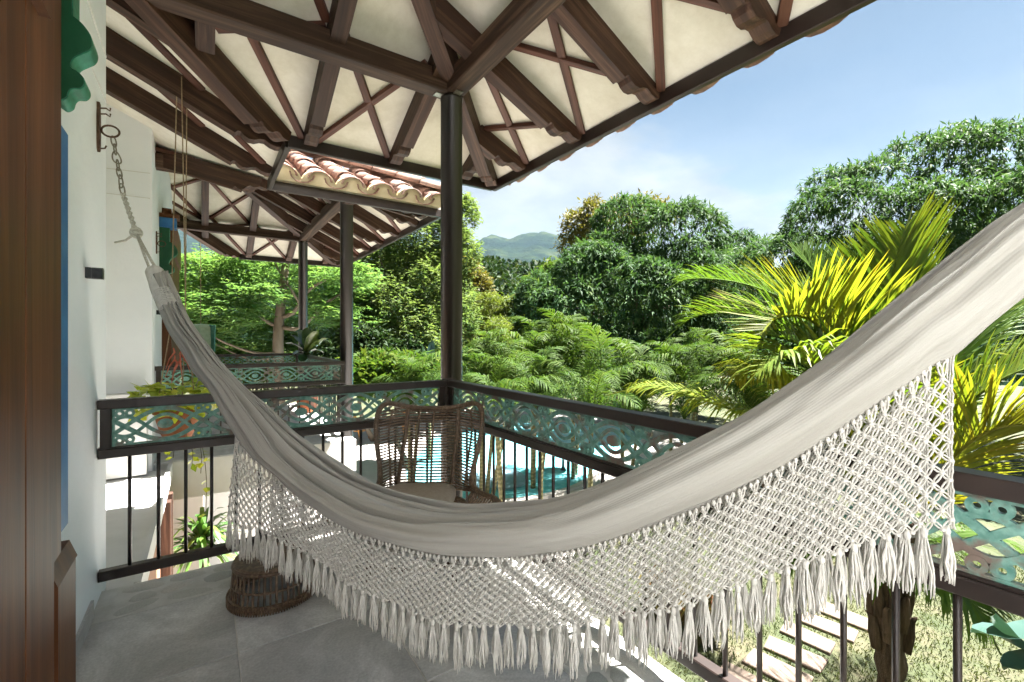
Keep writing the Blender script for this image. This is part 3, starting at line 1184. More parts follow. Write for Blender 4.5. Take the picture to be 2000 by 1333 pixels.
def hip_caps(root, cy, sg, n):
    for i in range(n):
        k = -.05 + i * .24
        p = lambda k: Vector((EAVE_X - k, cy - sg * k, ZS + S * k + .235))
        a, b = p(k), p(k + .4)
        x = (a - b).normalized()
        y = Vector((0, 0, 1)).cross(x).normalized()
        m = Matrix((x, y, x.cross(y))).transposed().to_4x4()
        m.translation = a
        link('ridge_tile', CAP_ME, None, root, m @ Matrix.Diagonal((1, 1.3, 1.25, 1)))


hip_caps(roof2, y2N, -1, 11)

recess = thing('recess_roof', 'lower roof slope between the two porches with long rafters', 'roof', (REC_X, (y1F + y2N) / 2, ZS))
fc = face_fn('right', REC_X)
kk = 1.9
slab_face('soffit', [fc(0, y1F), fc(0, y2N), fc(kk, y2N + kk), fc(kk, y1F - kk)], recess, M['soffit'])
for y, lo in ((3.60, 0.66), (4.42, 0.0), (5.18, 0.0)):
    rafter(recess, fc, y, lo, 1.75, tail=(lo == 0))
fascia(recess, (REC_X, y1F), (REC_X, y2N))
for y0, y1 in ((3.60, 4.42), (4.42, 5.18)):
    batten(recess, fc, .72, y0 + .06, .10, y1 - .06)
    batten(recess, fc, .60, y1 - .06, 1.30, y0 + .06)
    batten(recess, fc, 1.36, y0 + .06, 1.36, y1 - .06, .07, .06)
# sheet-metal valley edge
mb = MB()
for (y, sg) in ((y1F, 1), (y2N, -1)):
    mb.box((REC_X + .026, min(y, y + sg * .05), ZS - .06), (REC_X + .034, max(y, y + sg * .05), ZS + .07))
mb.box((REC_X + .026, y1F + .05, ZS - .02), (REC_X + .032, y2N - .05, ZS + .075))
mb.build('metal_flashing', M['chain'], recess)


# ------------------------------------------------------------------ columns
def column(x, y, z0, label):
    t = thing('porch_column', label, 'column', (x, y, z0), group='dark round porch columns')
    mb = MB()
    prof = [(.086, z0), (.086, BEAM_Z0 - .03), (.089, BEAM_Z0 - .028), (.089, BEAM_Z0 - .002)]
    mb.lathe(prof, 28, (x, y, 0))
    o = mb.build('shaft', M['post'], t)
    for p in o.data.polygons:
        p.use_smooth = len(p.vertices) == 4
    mb = MB()
    for dx, dy in ((-.115, 0), (0, -.115)):
        mb.box((x + dx - .03, y + dy - .03, BEAM_Z0 - .009), (x + dx + .03, y + dy + .03, BEAM_Z0 - .003))
    mb.build('strap', M['chain'], t)
    return t


column(COL_X, P1F, GROUND, 'nearest dark round column at the railing corner')
column(COL_X, P1N, GROUND, 'dark round column the hammock end is tied to, outside the picture')
column(COL_X, P2N, GROUND, 'dark round column at the near corner of the second balcony')
column(COL_X, P2F, GROUND, 'thinnest-looking dark column at the far corner of the second balcony')


# ------------------------------------------------------------------ railings
def fret_mesh(L, h=0.195, th=0.014, period=0.345):
    """pierced board: crossing lens bands, bosses and rings; local X along, Z up, centred in Z"""
    mb = MB()
    A = h / 2 - .012

    def band(fn, x0, x1, w, n, y):
        pts = [np.array([x0 + (x1 - x0) * i / n, fn(x0 + (x1 - x0) * i / n)]) for i in range(n + 1)]
        vs, fs = [], []
        for i, p in enumerate(pts):
            t = pts[min(i + 1, n)] - pts[max(i - 1, 0)]
            t = t / np.linalg.norm(t)
            nn = np.array([-t[1], t[0]])
            for s in (-1, 1):
                q = p + nn * w / 2 * s
                q[1] = max(-h / 2, min(h / 2, q[1]))
                for yy in (y - th / 2, y + th / 2):
                    vs.append((q[0], yy, q[1]))
        for i in range(n):
            a, b = i * 4, i * 4 + 4
            fs += [(a, b, b + 2, a + 2), (a + 1, a + 3, b + 3, b + 1), (a, a + 1, b + 1, b), (a + 2, b + 2, b + 3, a + 3)]
        fs += [(0, 2, 3, 1), (n * 4, n * 4 + 1, n * 4 + 3, n * 4 + 2)]
        mb.add(vs, fs)

    def disc(cx, cz, rx, rz, y, hole=0.0):
        n = 14
        vs, fs = [], []
        for yy in (y - th / 2 - .001, y + th / 2 + .001):
            for i in range(n):
                a = 2 * math.pi * i / n
                vs.append((cx + rx * math.cos(a), yy, cz + rz * math.sin(a)))
            if hole:
                for i in range(n):
                    a = 2 * math.pi * i / n
                    vs.append((cx + hole * math.cos(a), yy, cz + hole * math.sin(a)))
        k = 2 * n if hole else n
        for i in range(n):
            j = (i + 1) % n
            fs.append((i, j, k + j, k + i))
            if hole:
                fs += [(i, n + i, n + j, j), (k + i, k + j, k + n + j, k + n + i), (n + i, k + n + i, k + n + j, n + j)]
        if not hole:
            fs += [tuple(range(n)), tuple(range(2 * n - 1, n - 1, -1))]
        mb.add(vs, fs)

    e = .0006
    nseg = max(8, int(L / period * 14))
    w = 2 * math.pi / period / 2
    off = 0.05
    band(lambda x: A * math.sin(w * (x - off)), 0, L, .021, nseg, 0)
    band(lambda x: -A * math.sin(w * (x - off)), 0, L, .021, nseg, e)
    band(lambda x: .052 * math.cos(2 * w * (x - off)) + .0, 0, L, .017, nseg * 2, 2 * e)
    band(lambda x: -.052 * math.cos(2 * w * (x - off)), 0, L, .017, nseg * 2, -2 * e)
    x = off
    i = 0
    while x < L + .01:
        for dx in (-.021, .021):
            for sz in (-1, 1):
                if 0.01 < x + dx < L - .01:
                    disc(x + dx, sz * (h / 2 - .026), .0215, .0225, e * 3 * (1 if dx > 0 else -1), .0085)
        xc = x + period / 2
        if xc < L - .04:
            disc(xc, 0, .036, .026, -e)
        x += period
        i += 1
    mb.box((0, -th / 2 - .001, -h / 2 - .002), (L, th / 2 + .001, -h / 2 + .008))
    mb.box((0, -th / 2 - .001, h / 2 - .008), (L, th / 2 + .001, h / 2 + .002))
    mb.box((-.001, -th / 2 - .002, -h / 2), (.010, th / 2 + .002, h / 2))
    me = mb.mesh('fret_panel')
    me.materials.append(M['fret'])
    return me


bal_me = None


def railing(label, p0, p1, post0=True, post1=True, gap=0.122, start=0.125):
    """straight railing between two plan points"""
    global bal_me
    p0, p1 = Vector((p0[0], p0[1], 0)), Vector((p1[0], p1[1], 0))
    d = (p1 - p0)
    L = d.length
    d = d.normalized()
    t = thing('railing', label, 'railing', p0, group='balcony railings')

    def pt(s, z):
        q = p0 + d * s
        return (q.x, q.y, z)
    beam('top_rail', pt(0, RAIL_T - .024), pt(L, RAIL_T - .024), .068, .048, M['rail'], t, .004)
    beam('mid_rail', pt(0, .768), pt(L, .768), .050, .048, M['rail'], t, .004)
    beam('mid_rail', pt(0, .796), pt(L, .796), .030, .010, M['rail'], t, .002)
    beam('bottom_rail', pt(0, .133), pt(L, .133), .050, .052, M['rail'], t, .004)
    for s, f in ((.030, post0), (L - .030, post1)):
        if f:
            beam('post', pt(s, .795), pt(s, RAIL_T - .05), .045, .045, M['rail'], t, .003)
    me = fret_mesh(L - .11)
    x = d
    y = Vector((0, 0, 1)).cross(x)
    m = Matrix((x, y, Vector((0, 0, 1)))).transposed().to_4x4()
    m.translation = p0 + d * .055 + Vector((0, 0, .900))
    link('fret_panel', me, None, t, m)
    if bal_me is None:
        b = MB()
        b.tube([(0, 0, 0), (0, 0, .59)], .009, 10)
        bal_me = b.mesh('baluster')
        bal_me.materials.append(M['rail'])
        for p in bal_me.polygons:
            p.use_smooth = len(p.vertices) == 4
    s = start
    while s < L - .05:
        link('baluster', bal_me, None, t, Matrix.Translation(pt(s, .157)))
        s += gap
    return t


railing('nearest end railing with teal fretwork, running from the white wall to the corner column', (WALL_X + .005, RY1 + .035), (RX - .002, RY1 + .035))
railing('long side railing with teal fretwork on the garden side, passing behind the hammock', (RX + .035, RY1 - .002), (RX + .035, P1N + .10))
t = thing('corner_post', 'square dark corner post where the two near railings meet', 'post', (RX + .035, RY1 + .035, 0))
beam('shaft', (RX + .035, RY1 + .035, .0), (RX + .035, RY1 + .035, RAIL_T - .052), .066, .066, M['rail'], t, .004)
mb = MB()
mb.box((RX - .004, RY1 - .004, RAIL_T - .050), (RX + .074, RY1 + .074, RAIL_T + .002))
mb.build('cap', M['rail'], t)
railing('near railing of the second balcony, pale fretwork behind the hanging plant', (WALL_X + .005, RY2N), (RX + .05, RY2N))
railing('far end railing of the second balcony, closest to the trees', (WALL_X + .005, RY2F), (RX + .05, RY2F))
railing('garden side railing of the second balcony, seen end on', (RX + .035, RY2F - .05), (RX + .035, RY2N + .05))


# ------------------------------------------------------------------ door surrounds, corbels and wall fittings
def door_frame(label, y0, ys, xs, top, pl):
    """stepped timber surround: board, two jambs and a blue strip, each less proud than the one before"""
    t = thing('door_frame', label, 'door frame', (WALL_X, (y0 + ys[-1]) / 2, 0))
    X = WALL_X
    a = y0
    for nm, b, x, mt, z0, z1 in (('door_board', ys[0], xs[0], 'door', 0, top + .5), ('jamb', ys[1], xs[1], 'door', 0, top + .5), ('jamb', ys[2], xs[2], 'door', 0, top + .5), ('trim', ys[3], xs[3], 'blue', pl[2] + .02, top - .16)):
        if nm == 'door_board':
            e = b
            while e > a + .05:
                lo = max(a, e - .27)
                beam('plank', (X + x / 2 - .025, (lo + e) / 2, z0), (X + x / 2 - .025, (lo + e) / 2, z1), e - lo - .004, x + .05, M['doorx'], t, .004)
                e = lo
            a = b
            continue
        beam(nm, (X + x / 2 - .025, (a + b) / 2, z0), (X + x / 2 - .025, (a + b) / 2, z1), b - a - .003, x + .05, M['doorx'] if mt == 'door' else M[mt], t, .003)
        a = b
    mb = MB()
    c = xs[0] * 1.05
    pr = [(X - .05, pl[0]), (X + c, pl[0]), (X + c, pl[1] - .03), (X + c * .82, pl[1]), (X - .05, pl[1])]
    mb.prism([(p[0], p[1], 0) for p in pr], (0, 0, 0), (0, 0, pl[2] - .03))
    mb.build('plinth', M['door'], t)
    mb = MB()
    mb.prism([(X - .05, pl[0], pl[2] - .03), (X + c, pl[0], pl[2] - .03), (X + xs[1], pl[0], pl[2] + .03), (X - .05, pl[0], pl[2] + .03)], (0, 0, 0), (0, pl[1] - pl[0] - .004, 0))
    mb.build('plinth_cap', M['door'], t)
    mb = MB()
    mb.box((X - .05, y0, top - .06), (X + xs[0] * 1.3, ys[0] - .16, top + .40))
    mb.build('lintel', M['door'], t)
    return t


door_frame('brown wooden door frame at the left edge with a blue trim strip', 0.5, (1.935, 2.105, 2.24, 2.45), (.083, .066, .036, .020), 2.33, (1.955, 2.215, .63))
door_frame('brown wooden door frame on the far wall of the second balcony', 7.35, (9.55, 9.62, 9.69, 9.75), (.10, .08, .05, .02), 2.55, (9.6, 9.8, .5))


def corbel(label, y, z, s, body, edge, thick=.10):
    """scrolled bracket; profile in the X-Z plane, thickness along Y"""
    t = thing('corbel', label, 'corbel', (WALL_X, y, z), group='carved wall corbels')
    pr = [(0, 0), (.030, -.015), (.058, .010), (.068, .050), (.085, .075), (.120, .085), (.140, .120), (.135, .160), (.110, .185), (.080, .200),
          (.078, .235), (.095, .275), (.130, .310), (.165, .345), (.178, .395), (.165, .450), (.130, .500), (.085, .530), (.085, .85), (0, .85)]
    sm = catmull(np.array([(p[0], 0, p[1]) for p in pr[:-2]]), 70)
    px = [(WALL_X + .03 + p[0] * s, y, z + p[2] * s) for p in sm] + [(WALL_X + .03 + p[0] * s, y, z + p[1] * s) for p in pr[-2:]]
    mb = MB()
    mb.prism(px, (0, 0, 0), (0, thick, 0))
    sc_ = mb.build('scroll', edge, t)
    mb = MB()
    mb.prism([(p[0] - .003, p[1] - .004, p[2] + .003) for p in px], (0, 0, 0), (0, .006, 0))
    mb.build('face_plate', body, sc_)
    mb = MB()
    mb.box((WALL_X - .01, y - .005, z + .04), (WALL_X + .031, y + thick + .004, z + .85 * s))
    mb.build('back_board', body, t)
    if s > .7:
        mb = MB()
        mb.box((WALL_X - .01, y - .03, z + .62), (WALL_X + .17, y + thick + .03, z + .74))
        mb.build('cap_block', M['blue'], t)
        mb = MB()
        mb.box((WALL_X - .01, y - .04, z + .741), (WALL_X + .20, y + thick + .04, z + .79))
        mb.build('cap_board', M['door'], t)
    return t


q = at_X(122, 205, WALL_X + .06)
corbel('green scrolled wooden corbel above the hammock hook', 2.20, 2.215, .56, M['greendark'], M['greenpaint'])
corbel('small green and blue corbel beside the far door frame', 7.0, 2.10, .85, M['greendark'], M['greenpaint'], .10)


def hook_bracket(label, y, z, ring):
    t = thing('hook_bracket', label, 'bracket', (WALL_X, y, z), group='iron hammock brackets')
    X = WALL_X
    mb = MB()
    prof = [(-.018, -.11), (0, -.125), (.018, -.11), (.024, -.03), (.024, .06), (.016, .10), (.02, .13), (-.02, .13), (-.016, .10), (-.024, .06), (-.024, -.03)]
    mb.prism([(X, y + p[0], z + p[1]) for p in prof], (0, 0, 0), (.012, 0, 0))
    mb.build('back_plate', M['iron'], t)
    mb = MB()
    for dz in (.075, .105):
        mb.tube([(X + .01, y, z + dz), (X + .035, y, z + dz + .006), (X + .05, y, z + dz - .004), (X + .052, y, z + dz + .012)], .004, 6)
    mb.tube([(X + .01, y, z - .105), (X + .03, y, z - .10), (X + .036, y, z - .085)], .004, 6)
    mb.build('scroll_pin', M['iron'], t)
    mb = MB()
    pts = [(X + .052 + .036 * math.cos(a), y + .013 * math.sin(a), z - .005 + .034 * math.sin(a)) for a in [2 * math.pi * i / 20 for i in range(21)]]
    mb.tube(pts, .005, 8, cap=False)
    mb.build('ring', M['iron'], t, smooth=True)
    return t


HOOK_Y, HOOK_Z = 3.16, 2.466
hook_bracket('rusty iron bracket on the white wall holding the hammock chain', HOOK_Y, HOOK_Z, True)
hook_bracket('iron bracket with ring on the wall by the far corbel', 6.55, 2.45, True)


def wall_lamp(label, y, z):
    t = thing('wall_lamp', label, 'lamp', (WALL_X, y, z), group='small black wall lamps')
    mb = MB()
    mb.box((WALL_X, y - .022, z - .025), (WALL_X + .022, y + .022, z + .025))
    mb.build('mount', M['black'], t)
    mb = MB()
    b = .006
    x0, x1, h, w = WALL_X + .0225, WALL_X + .062, .026, .022
    pr = [(-w + b, -h), (w - b, -h), (w, -h + b), (w, h - b), (w - b, h), (-w + b, h), (-w, h - b), (-w, -h + b)]
    mb.prism([(x0, y + p[0], z + p[1]) for p in pr], (0, 0, 0), (x1 - x0, 0, 0))
    mb.build('lamp_body', M['black'], t)
    return t


wall_lamp('small black wall lamp on the near white wall', 2.89, 1.68)
wall_lamp('tiny black wall lamp on the wall below the far bracket', 6.62, 1.66)

# ------------------------------------------------------------------ hammock
HA = np.array([-0.395, 3.14])
HB = np.array([1.55, -0.05])
HT = (HB - HA) / np.linalg.norm(HB - HA)
HN = np.array([HT[1], -HT[0]])                 # towards the viewer's side
if np.dot(-HA, HN) < 0:
    HN = -HN


def on_plane(px, py, off=0.0):
    """point where the line of sight meets the hammock's vertical plane, shifted by off"""
    r = ray(px, py)
    p0 = HA + HN * off
    t = np.dot(p0, HN) / np.dot(r[:2], HN)
    return EYE + r * t


ST = [  # lower hem, near rim, far rim (measured outline of the gathered cloth)
    ((291, 548), (308, 533), (326, 530)), ((305, 582), (322, 572), (342, 566)), ((330, 640), (348, 630), (366, 620)),
    ((357, 682), (380, 672), (406, 680)), ((377, 719), (404, 710), (433, 712)), ((406, 757), (438, 750), (470, 756)),
    ((428, 797), (466, 792), (518, 798)), ((460, 850), (508, 850), (560, 836)), ((484, 882), (535, 888), (600, 866)),
    ((528, 918), (580, 928), (645, 896)), ((580, 966), (632, 962), (700, 931)), ((674, 1028), (700, 1000), (770, 958)),
    ((770, 1062), (785, 1022), (850, 977)), ((850, 1082), (860, 1028), (905, 985)), ((930, 1087), (936, 1027), (958, 986)),
    ((1010, 1086), (1015, 1019), (1030, 981)), ((1090, 1076), (1095, 1001), (1100, 968)), ((1170, 1058), (1175, 972), (1180, 942)),
    ((1250, 1033), (1250, 938), (1252, 912)), ((1385, 980), (1378, 871), (1370, 856)), ((1480, 933), (1470, 820), (1460, 805)),
    ((1575, 878), (1560, 762), (1548, 744)), ((1670, 814), (1650, 700), (1640, 678)), ((1765, 750), (1740, 632), (1730, 609)),
    ((1822, 706), (1800, 586), (1790, 560)), ((1856, 690), (1855, 542), (1845, 516)), ((1905, 648), (1905, 500), (1893, 478)),
    ((1955, 607), (1955, 458), (1945, 437)), ((2005, 566), (2005, 420), (2000, 403)), ((2100, 490), (2100, 358), (2095, 345)),
    ((2250, 380), (2255, 275), (2255, 268))]


hammock = thing('hammock', 'cream cotton hammock with wide knotted fringe, slung across the balcony', 'hammock', (0.8, 1.18, 0.3))
secs = []
nS = len(ST)
H3, HB3 = [], []
N3 = np.array([HN[0], HN[1], 0])
for i, (h, rg, tp) in enumerate(ST):
    u = i / (nS - 1)
    w = 0.30 + 0.70 * min(1, max(0, (i - 3) / 7)) * min(1, max(0.25, (nS - 2 - i) / 6))
    pH = on_plane(*h, .040 * w)
    pR = on_plane(*rg, .058 * w)
    pT = on_plane(*tp, -.110 * w)
    pF = on_plane(.5 * (rg[0] + tp[0]), .5 * (rg[1] + tp[1]) - 1, -.025 * w)
    dz = np.array([0, 0, 1.0])
    pM = .5 * (pH + pR) + N3 * .036 * w
    pV1 = .5 * (pR + pF) - dz * .040 * w
    pV2 = .5 * (pF + pT) - dz * .040 * w
    thick = max(.05, np.linalg.norm(pT - pH))
    pB1 = pT - N3 * .035 * w - dz * .5 * (pT[2] - pH[2])
    pB2 = pH - N3 * .145 * w - dz * .002
    pU = .5 * (pB2 + pH) - dz * .03 * w
    H3.append(pH)
    HB3.append(pB2)
    pF2 = pF * .45 + pT * .55 - dz * .004 * w
    pV1 = .60 * pR + .40 * pF - dz * .085 * w
    pV2 = .5 * (pF + pF2) - dz * .055 * w
    pV3 = .45 * pF2 + .55 * pT - dz * .090 * w
    pM2 = .3 * pH + .7 * pR + N3 * .030 * w
    pM1 = .7 * pH + .3 * pR + N3 * .026 * w
    # lobes of cloth meeting in sharp creases
    pC1 = .62 * pR + .38 * pF - dz * .12 * w
    pC2 = .5 * (pF + pF2) - dz * .08 * w
    pC3 = .40 * pF2 + .60 * pT - dz * .12 * w
    pRo = pR + .10 * (pF - pR) - dz * .010 * w
    lobes = [([pU + N3 * .01, pH - dz * .006 - N3 * .014 * w, pH, pM1, pM2, pR, pRo, pC1], 48),
             ([pC1, pF + .35 * (pR - pF) - dz * .012 * w, pF, .6 * pF + .4 * pF2 - dz * .006 * w, pC2], 17),
             ([pC2, pF2 + .25 * (pF - pF2) - dz * .010 * w, pF2, .7 * pF2 + .3 * pT - dz * .012 * w, pC3], 17),
             ([pC3, pT + .22 * (pF2 - pT) - dz * .012 * w, pT, pB1, pB2, pB2 + N3 * .014 * w - dz * .006, pU - N3 * .01], 32)]
    sec_pts = []
    for li, (pts, n) in enumerate(lobes):
        q = catmull(pts, n)
        sec_pts.append(q if li == 0 else q[1:])
    secs.append(np.vstack(sec_pts))
secs = np.array(secs)                       # (nS, 73, 3)
NU = 260
surf = np.stack([catmull(secs[:, j], NU) for j in range(secs.shape[1])], 1)      # (NU,73,3)
# soft pleats running along the cloth, tighter towards both gathered ends
uu = np.linspace(0, 1, NU)[:, None]
NVV = secs.shape[1]
vv = np.linspace(0, 1, NVV)[None, :]
endf = 1.75 * np.clip(1 - uu / 0.45, 0, 1) ** 1.0 + np.clip((uu - 0.55) / 0.45, 0, 1) * .75
amp = .0050 + .0095 * endf
ph = 2.2 * np.sin(uu * 7.0) + 1.3 * np.sin(uu * 17.0 + 1.0)
disp = amp * (np.abs(np.sin(vv * math.pi * 13 + ph * .5)) * 1.1 + np.sin(vv * 2 * math.pi * 19 - 1.7 * ph) * .35)
disp -= amp * .75
disp += .0045 * np.sin(uu * 46 + vv * 9) * np.sin(vv * 23 + uu * 8) * np.clip(1.2 - endf, .2, 1)
du = np.gradient(surf, axis=0)
dv = np.gradient(surf, axis=1)
nn = np.cross(du, dv)
nn /= (np.linalg.norm(nn, axis=2, keepdims=True) + 1e-9)
surf = surf + nn * disp[..., None]
nv = NVV
idx = np.arange(NU - 1)[:, None] * nv + np.arange(nv - 1)[None, :]
faces = np.stack([idx, idx + nv, idx + nv + 1, idx + 1], -1).reshape(-1, 4)
me = np_mesh('cloth_body', surf.reshape(-1, 3), faces, M['cloth'], smooth=True)
uvl = me.uv_layers.new(name="UVMap")
UVv = np.stack(np.broadcast_arrays(uu * 3.2, vv * .5), -1).reshape(-1, 2)
uvl.data.foreach_set("uv", UVv[faces.ravel()].astype(np.float32).ravel())
body = link('cloth_body', me, None, hammock)

# fringe: net of knotted double cords, then tassels
NETB = np.array([(440, 985), (470, 1024), (538, 1042), (610, 1092), (674, 1132), (762, 1172), (858, 1204), (930, 1220), (1050, 1225), (1130, 1221), (1210, 1208), (1347, 1172),
                 (1423, 1145), (1494, 1123), (1565, 1092), (1637, 1070), (1717, 1054), (1803, 1040), (1870, 1030)], float)


def px_of(p):
    q = np.asarray(p) - EYE
    d = q @ LOOK
    return 1000 + FPX * (q @ RIGHT) / d, HOR - FPX * q[2] / d, d


NCOL, NROW = 78, 17


def fringe(hem_pts, back, name):
    C = catmull(hem_pts, 400)
    seg = np.r_[0, np.cumsum(np.linalg.norm(np.diff(C, axis=0), axis=1))]
    tt = np.linspace(0, seg[-1], NCOL)
    top = np.stack([np.interp(tt, seg, C[:, k]) for k in range(3)], 1)
    drop = []
    for p in top:
        x, y, d = px_of(p)
        yb = np.interp(x, NETB[:, 0], NETB[:, 1])
        zb = CAM_H - d * (yb - HOR) / FPX
        drop.append(max(.12, p[2] - zb))
    drop = np.array(drop) * (0.97 if back else 1.0)
    ci = np.arange(NCOL)
    # slow sway of the hanging net out of its plane
    def node(c, r):
        f = 0 if r == 0 else (0.12 + 0.88 * (r - 1) / (NROW - 1))
        P = np.array([np.interp(c, ci, top[:, k]) for k in range(3)])
        D = np.interp(c, ci, drop)
        q = P - np.array([0, 0, D * f])
        sway = .010 * math.sin(c * .55 + r * .12) * f + .012 * math.sin(c * .21 + 1.3) * f
        q[:2] += HN * (sway + (.012 if not back else -.012) * f)
        q[:2] += HT * .0014 * math.sin(c * 2.3 + r * 1.9)
        q[2] += .0010 * math.sin(c * 3.1 + r * 2.7)
        return q
    V, F = [], []
    nV = 0
    sec = np.array([(1, 0), (0, 1), (-1, 0), (0, -1)], float)
    T3 = np.array([HT[0], HT[1], 0])
    cr = .0021

    def cord(a, b, bow):
        nonlocal nV
        t = b - a
        t = t / np.linalg.norm(t)
        s = np.cross(t, N3)
        s /= np.linalg.norm(s)
        pts = [a, a + (b - a) * .33 + s * bow, a + (b - a) * .67 + s * bow, b]
        for p in pts:
            for (x, y) in sec:
                V.append(p + cr * (x * s + y * N3))
        for i in range(3):
            for k in range(4):
                F.append((nV + i * 4 + k, nV + i * 4 + (k + 1) % 4, nV + (i + 1) * 4 + (k + 1) % 4, nV + (i + 1) * 4 + k))
        nV += 16

    KB = MB()
    nodes = {}
    for r in range(NROW + 1):
        odd = r % 2
        for c in range(NCOL - odd):
            cc = c + .5 * odd
            nodes[(r, c)] = node(cc, r)
    # two bunched cords leave the hem for every knot of the first row
    for c in range(NCOL - 1):
        b = nodes[(1, c)]
        for dc in (.26, .74):
            a = node(c + dc, 0)
            a[2] -= .001
            for bow in (-.003, .003):
                cord(a, b, bow * (1 if dc < .5 else -1))
            KB.ball(a - np.array([0, 0, .005]), .0050, 6, 4, (1, 1, 1.6))
    for r in range(1, NROW):
        odd = r % 2
        for c in range(NCOL - odd):
            a = nodes[(r, c)]
            for nb in ((c - 1, c) if not odd else (c, c + 1)):
                if (r + 1, nb) in nodes:
                    b = nodes[(r + 1, nb)]
                    for bow in (-.0032, .0032):
                        cord(a, b, bow)
    for (r, c), p in nodes.items():
        if r:
            KB.ball(p, .0063, 6, 4, (1, 1, .8))
    # straight cords closing both ends of the net
    for c in (0, NCOL - 1):
        for s in (-1, 0, 1):
            col = [node(c, r) + T3 * .004 * s + N3 * .003 * s for r in range(0, NROW + 1)]
            for a, b in zip(col[:-1], col[1:]):
                cord(a, b, .0015 * s)
    net = np_mesh('knotted_net', np.array(V), np.array(F), M['cotton'])
    o = stuff(link('knotted_net', net, None, hammock))
    k = KB.build('net_knotting', M['cotton'], o, smooth=True)
    stuff(k)
    return [node(c, NROW) for c in np.linspace(.3, NCOL - 1.3, 60)]


def tassel_mesh(seed):
    rs = random.Random(seed)
    mb = MB()
    mb.ball((0, 0, -.004), .0075, 6, 4, (1, 1, 1.7))
    for i in range(18):
        a = rs.uniform(0, 2 * math.pi)
        r0 = .004 * math.sqrt(rs.random())
        r1 = .0120 * math.sqrt(rs.random()) + .002
        L = rs.uniform(.090, .125)
        ca, sa = math.cos(a), math.sin(a)
        b = rs.uniform(-.4, .4)
        pts = []
        for j in range(6):
            f = j / 5
            rr = r0 + (r1 - r0) * math.sin(f * math.pi * .62) / .93
            aa = a + b * f + .25 * math.sin(f * 9 + i)
            pts.append((rr * math.cos(aa), rr * math.sin(aa), -.008 - L * f))
        mb.tube(pts, [.0020, .0022, .0024, .0024, .0022, .0010], 4)
    me = mb.mesh('tassel')
    me.materials.append(M['cotton'])
    me.shade_smooth()
    return me


TAS = [tassel_mesh(i) for i in range(7)]
tips = fringe(np.array(H3)[7:26] - np.array([0, 0, .004]), False, 'front')
tips2 = fringe(np.array(HB3)[8:26] - np.array([0, 0, .004]), True, 'back')
for lst in (tips, tips2):
    for i, p in enumerate(lst):
        s = random.uniform(.88, 1.12)
        m = Matrix.Translation(p) @ Matrix.Rotation(random.uniform(0, 6.28), 4, 'Z') @ Matrix.Rotation(random.uniform(-.06, .06), 4, 'X') @ Matrix.Diagonal((1.0, 1.0, s, 1))
        link('tassel', random.choice(TAS), None, hammock, m)

# gathered sleeve and end loop at the wall side
pa = .5 * (on_plane(291, 548) + on_plane(326, 530))
pb = on_plane(301, 508)
mb = MB()
c1 = on_plane(303, 533)
sl = [on_plane(299, 522), on_plane(302, 531), on_plane(309, 548), on_plane(318, 570), on_plane(326, 588), on_plane(332, 600)]
mb.tube(catmull(np.array(sl), 22), list(np.interp(np.linspace(0, 1, 22), [0, .06, .2, .5, .85, 1], [.012, .028, .040, .044, .043, .040])), 18, flat=.9)
slv = mb.build('gathered_sleeve', M['cotton'], hammock, smooth=True)
mb = MB()
for q in np.linspace(.62, .97, 9):
    p = catmull(np.array(sl), 101)[int(q * 100)]
    p2 = catmull(np.array(sl), 101)[min(100, int(q * 100) + 1)]
    dd = (p2 - p) / np.linalg.norm(p2 - p)
    a1 = np.cross(dd, N3)
    a1 /= np.linalg.norm(a1)
    a2 = np.cross(dd, a1)
    mb.tube([p + .0435 * (math.cos(t) * a1 + .95 * math.sin(t) * a2) for t in np.linspace(0, 6.283, 25)], .0032, 5, cap=False)
mb.build('sleeve_whipping', M['cotton'], slv, smooth=True)
knot = on_plane(266, 455, 0)
for s in (-1, 1):
    mb = MB()
    e = c1 + np.array([HT[0], HT[1], 0]) * .030 * s + np.array([0, 0, -.004])
    mb.tube([knot, knot * .5 + e * .5 + np.array([0, 0, -.004]), e], .0062, 7)
    mb.build('loop_rope', M['rope'], hammock, smooth=True)
mb = MB()
mb.ball(knot, .019, 10, 7, (1, 1, 1.2))
for i in range(3):
    pts = [knot + .020 * np.array([math.cos(a), math.sin(a) * math.cos(i * 1.05), math.sin(a) * math.sin(i * 1.05) * 1.2]) for a in np.linspace(0, 6.283, 15)]
    mb.tube(pts, .0085, 6, cap=False)
kt = mb.build('rope_knot', M['rope'], hammock, smooth=True)
mb = MB()
mb.tube([knot, on_plane(245, 470), on_plane(225, 474)], .0055, 6)
mb.build('rope_tail', M['rope'], kt, smooth=True)
# far-end ropes, behind the viewer's right edge
e0 = .5 * (H3[-1] + on_plane(2255, 268))
mb = MB()
mb.tube([e0, (COL_X - .06, P1N + .05, 2.02)], .02, 8)
mb.tube([(COL_X + .098 * math.cos(a), P1N + .098 * math.sin(a), 2.02) for a in np.linspace(0, 6.283, 17)], .012, 6, cap=False)
mb.build('end_rope', M['rope'], hammock, smooth=True)

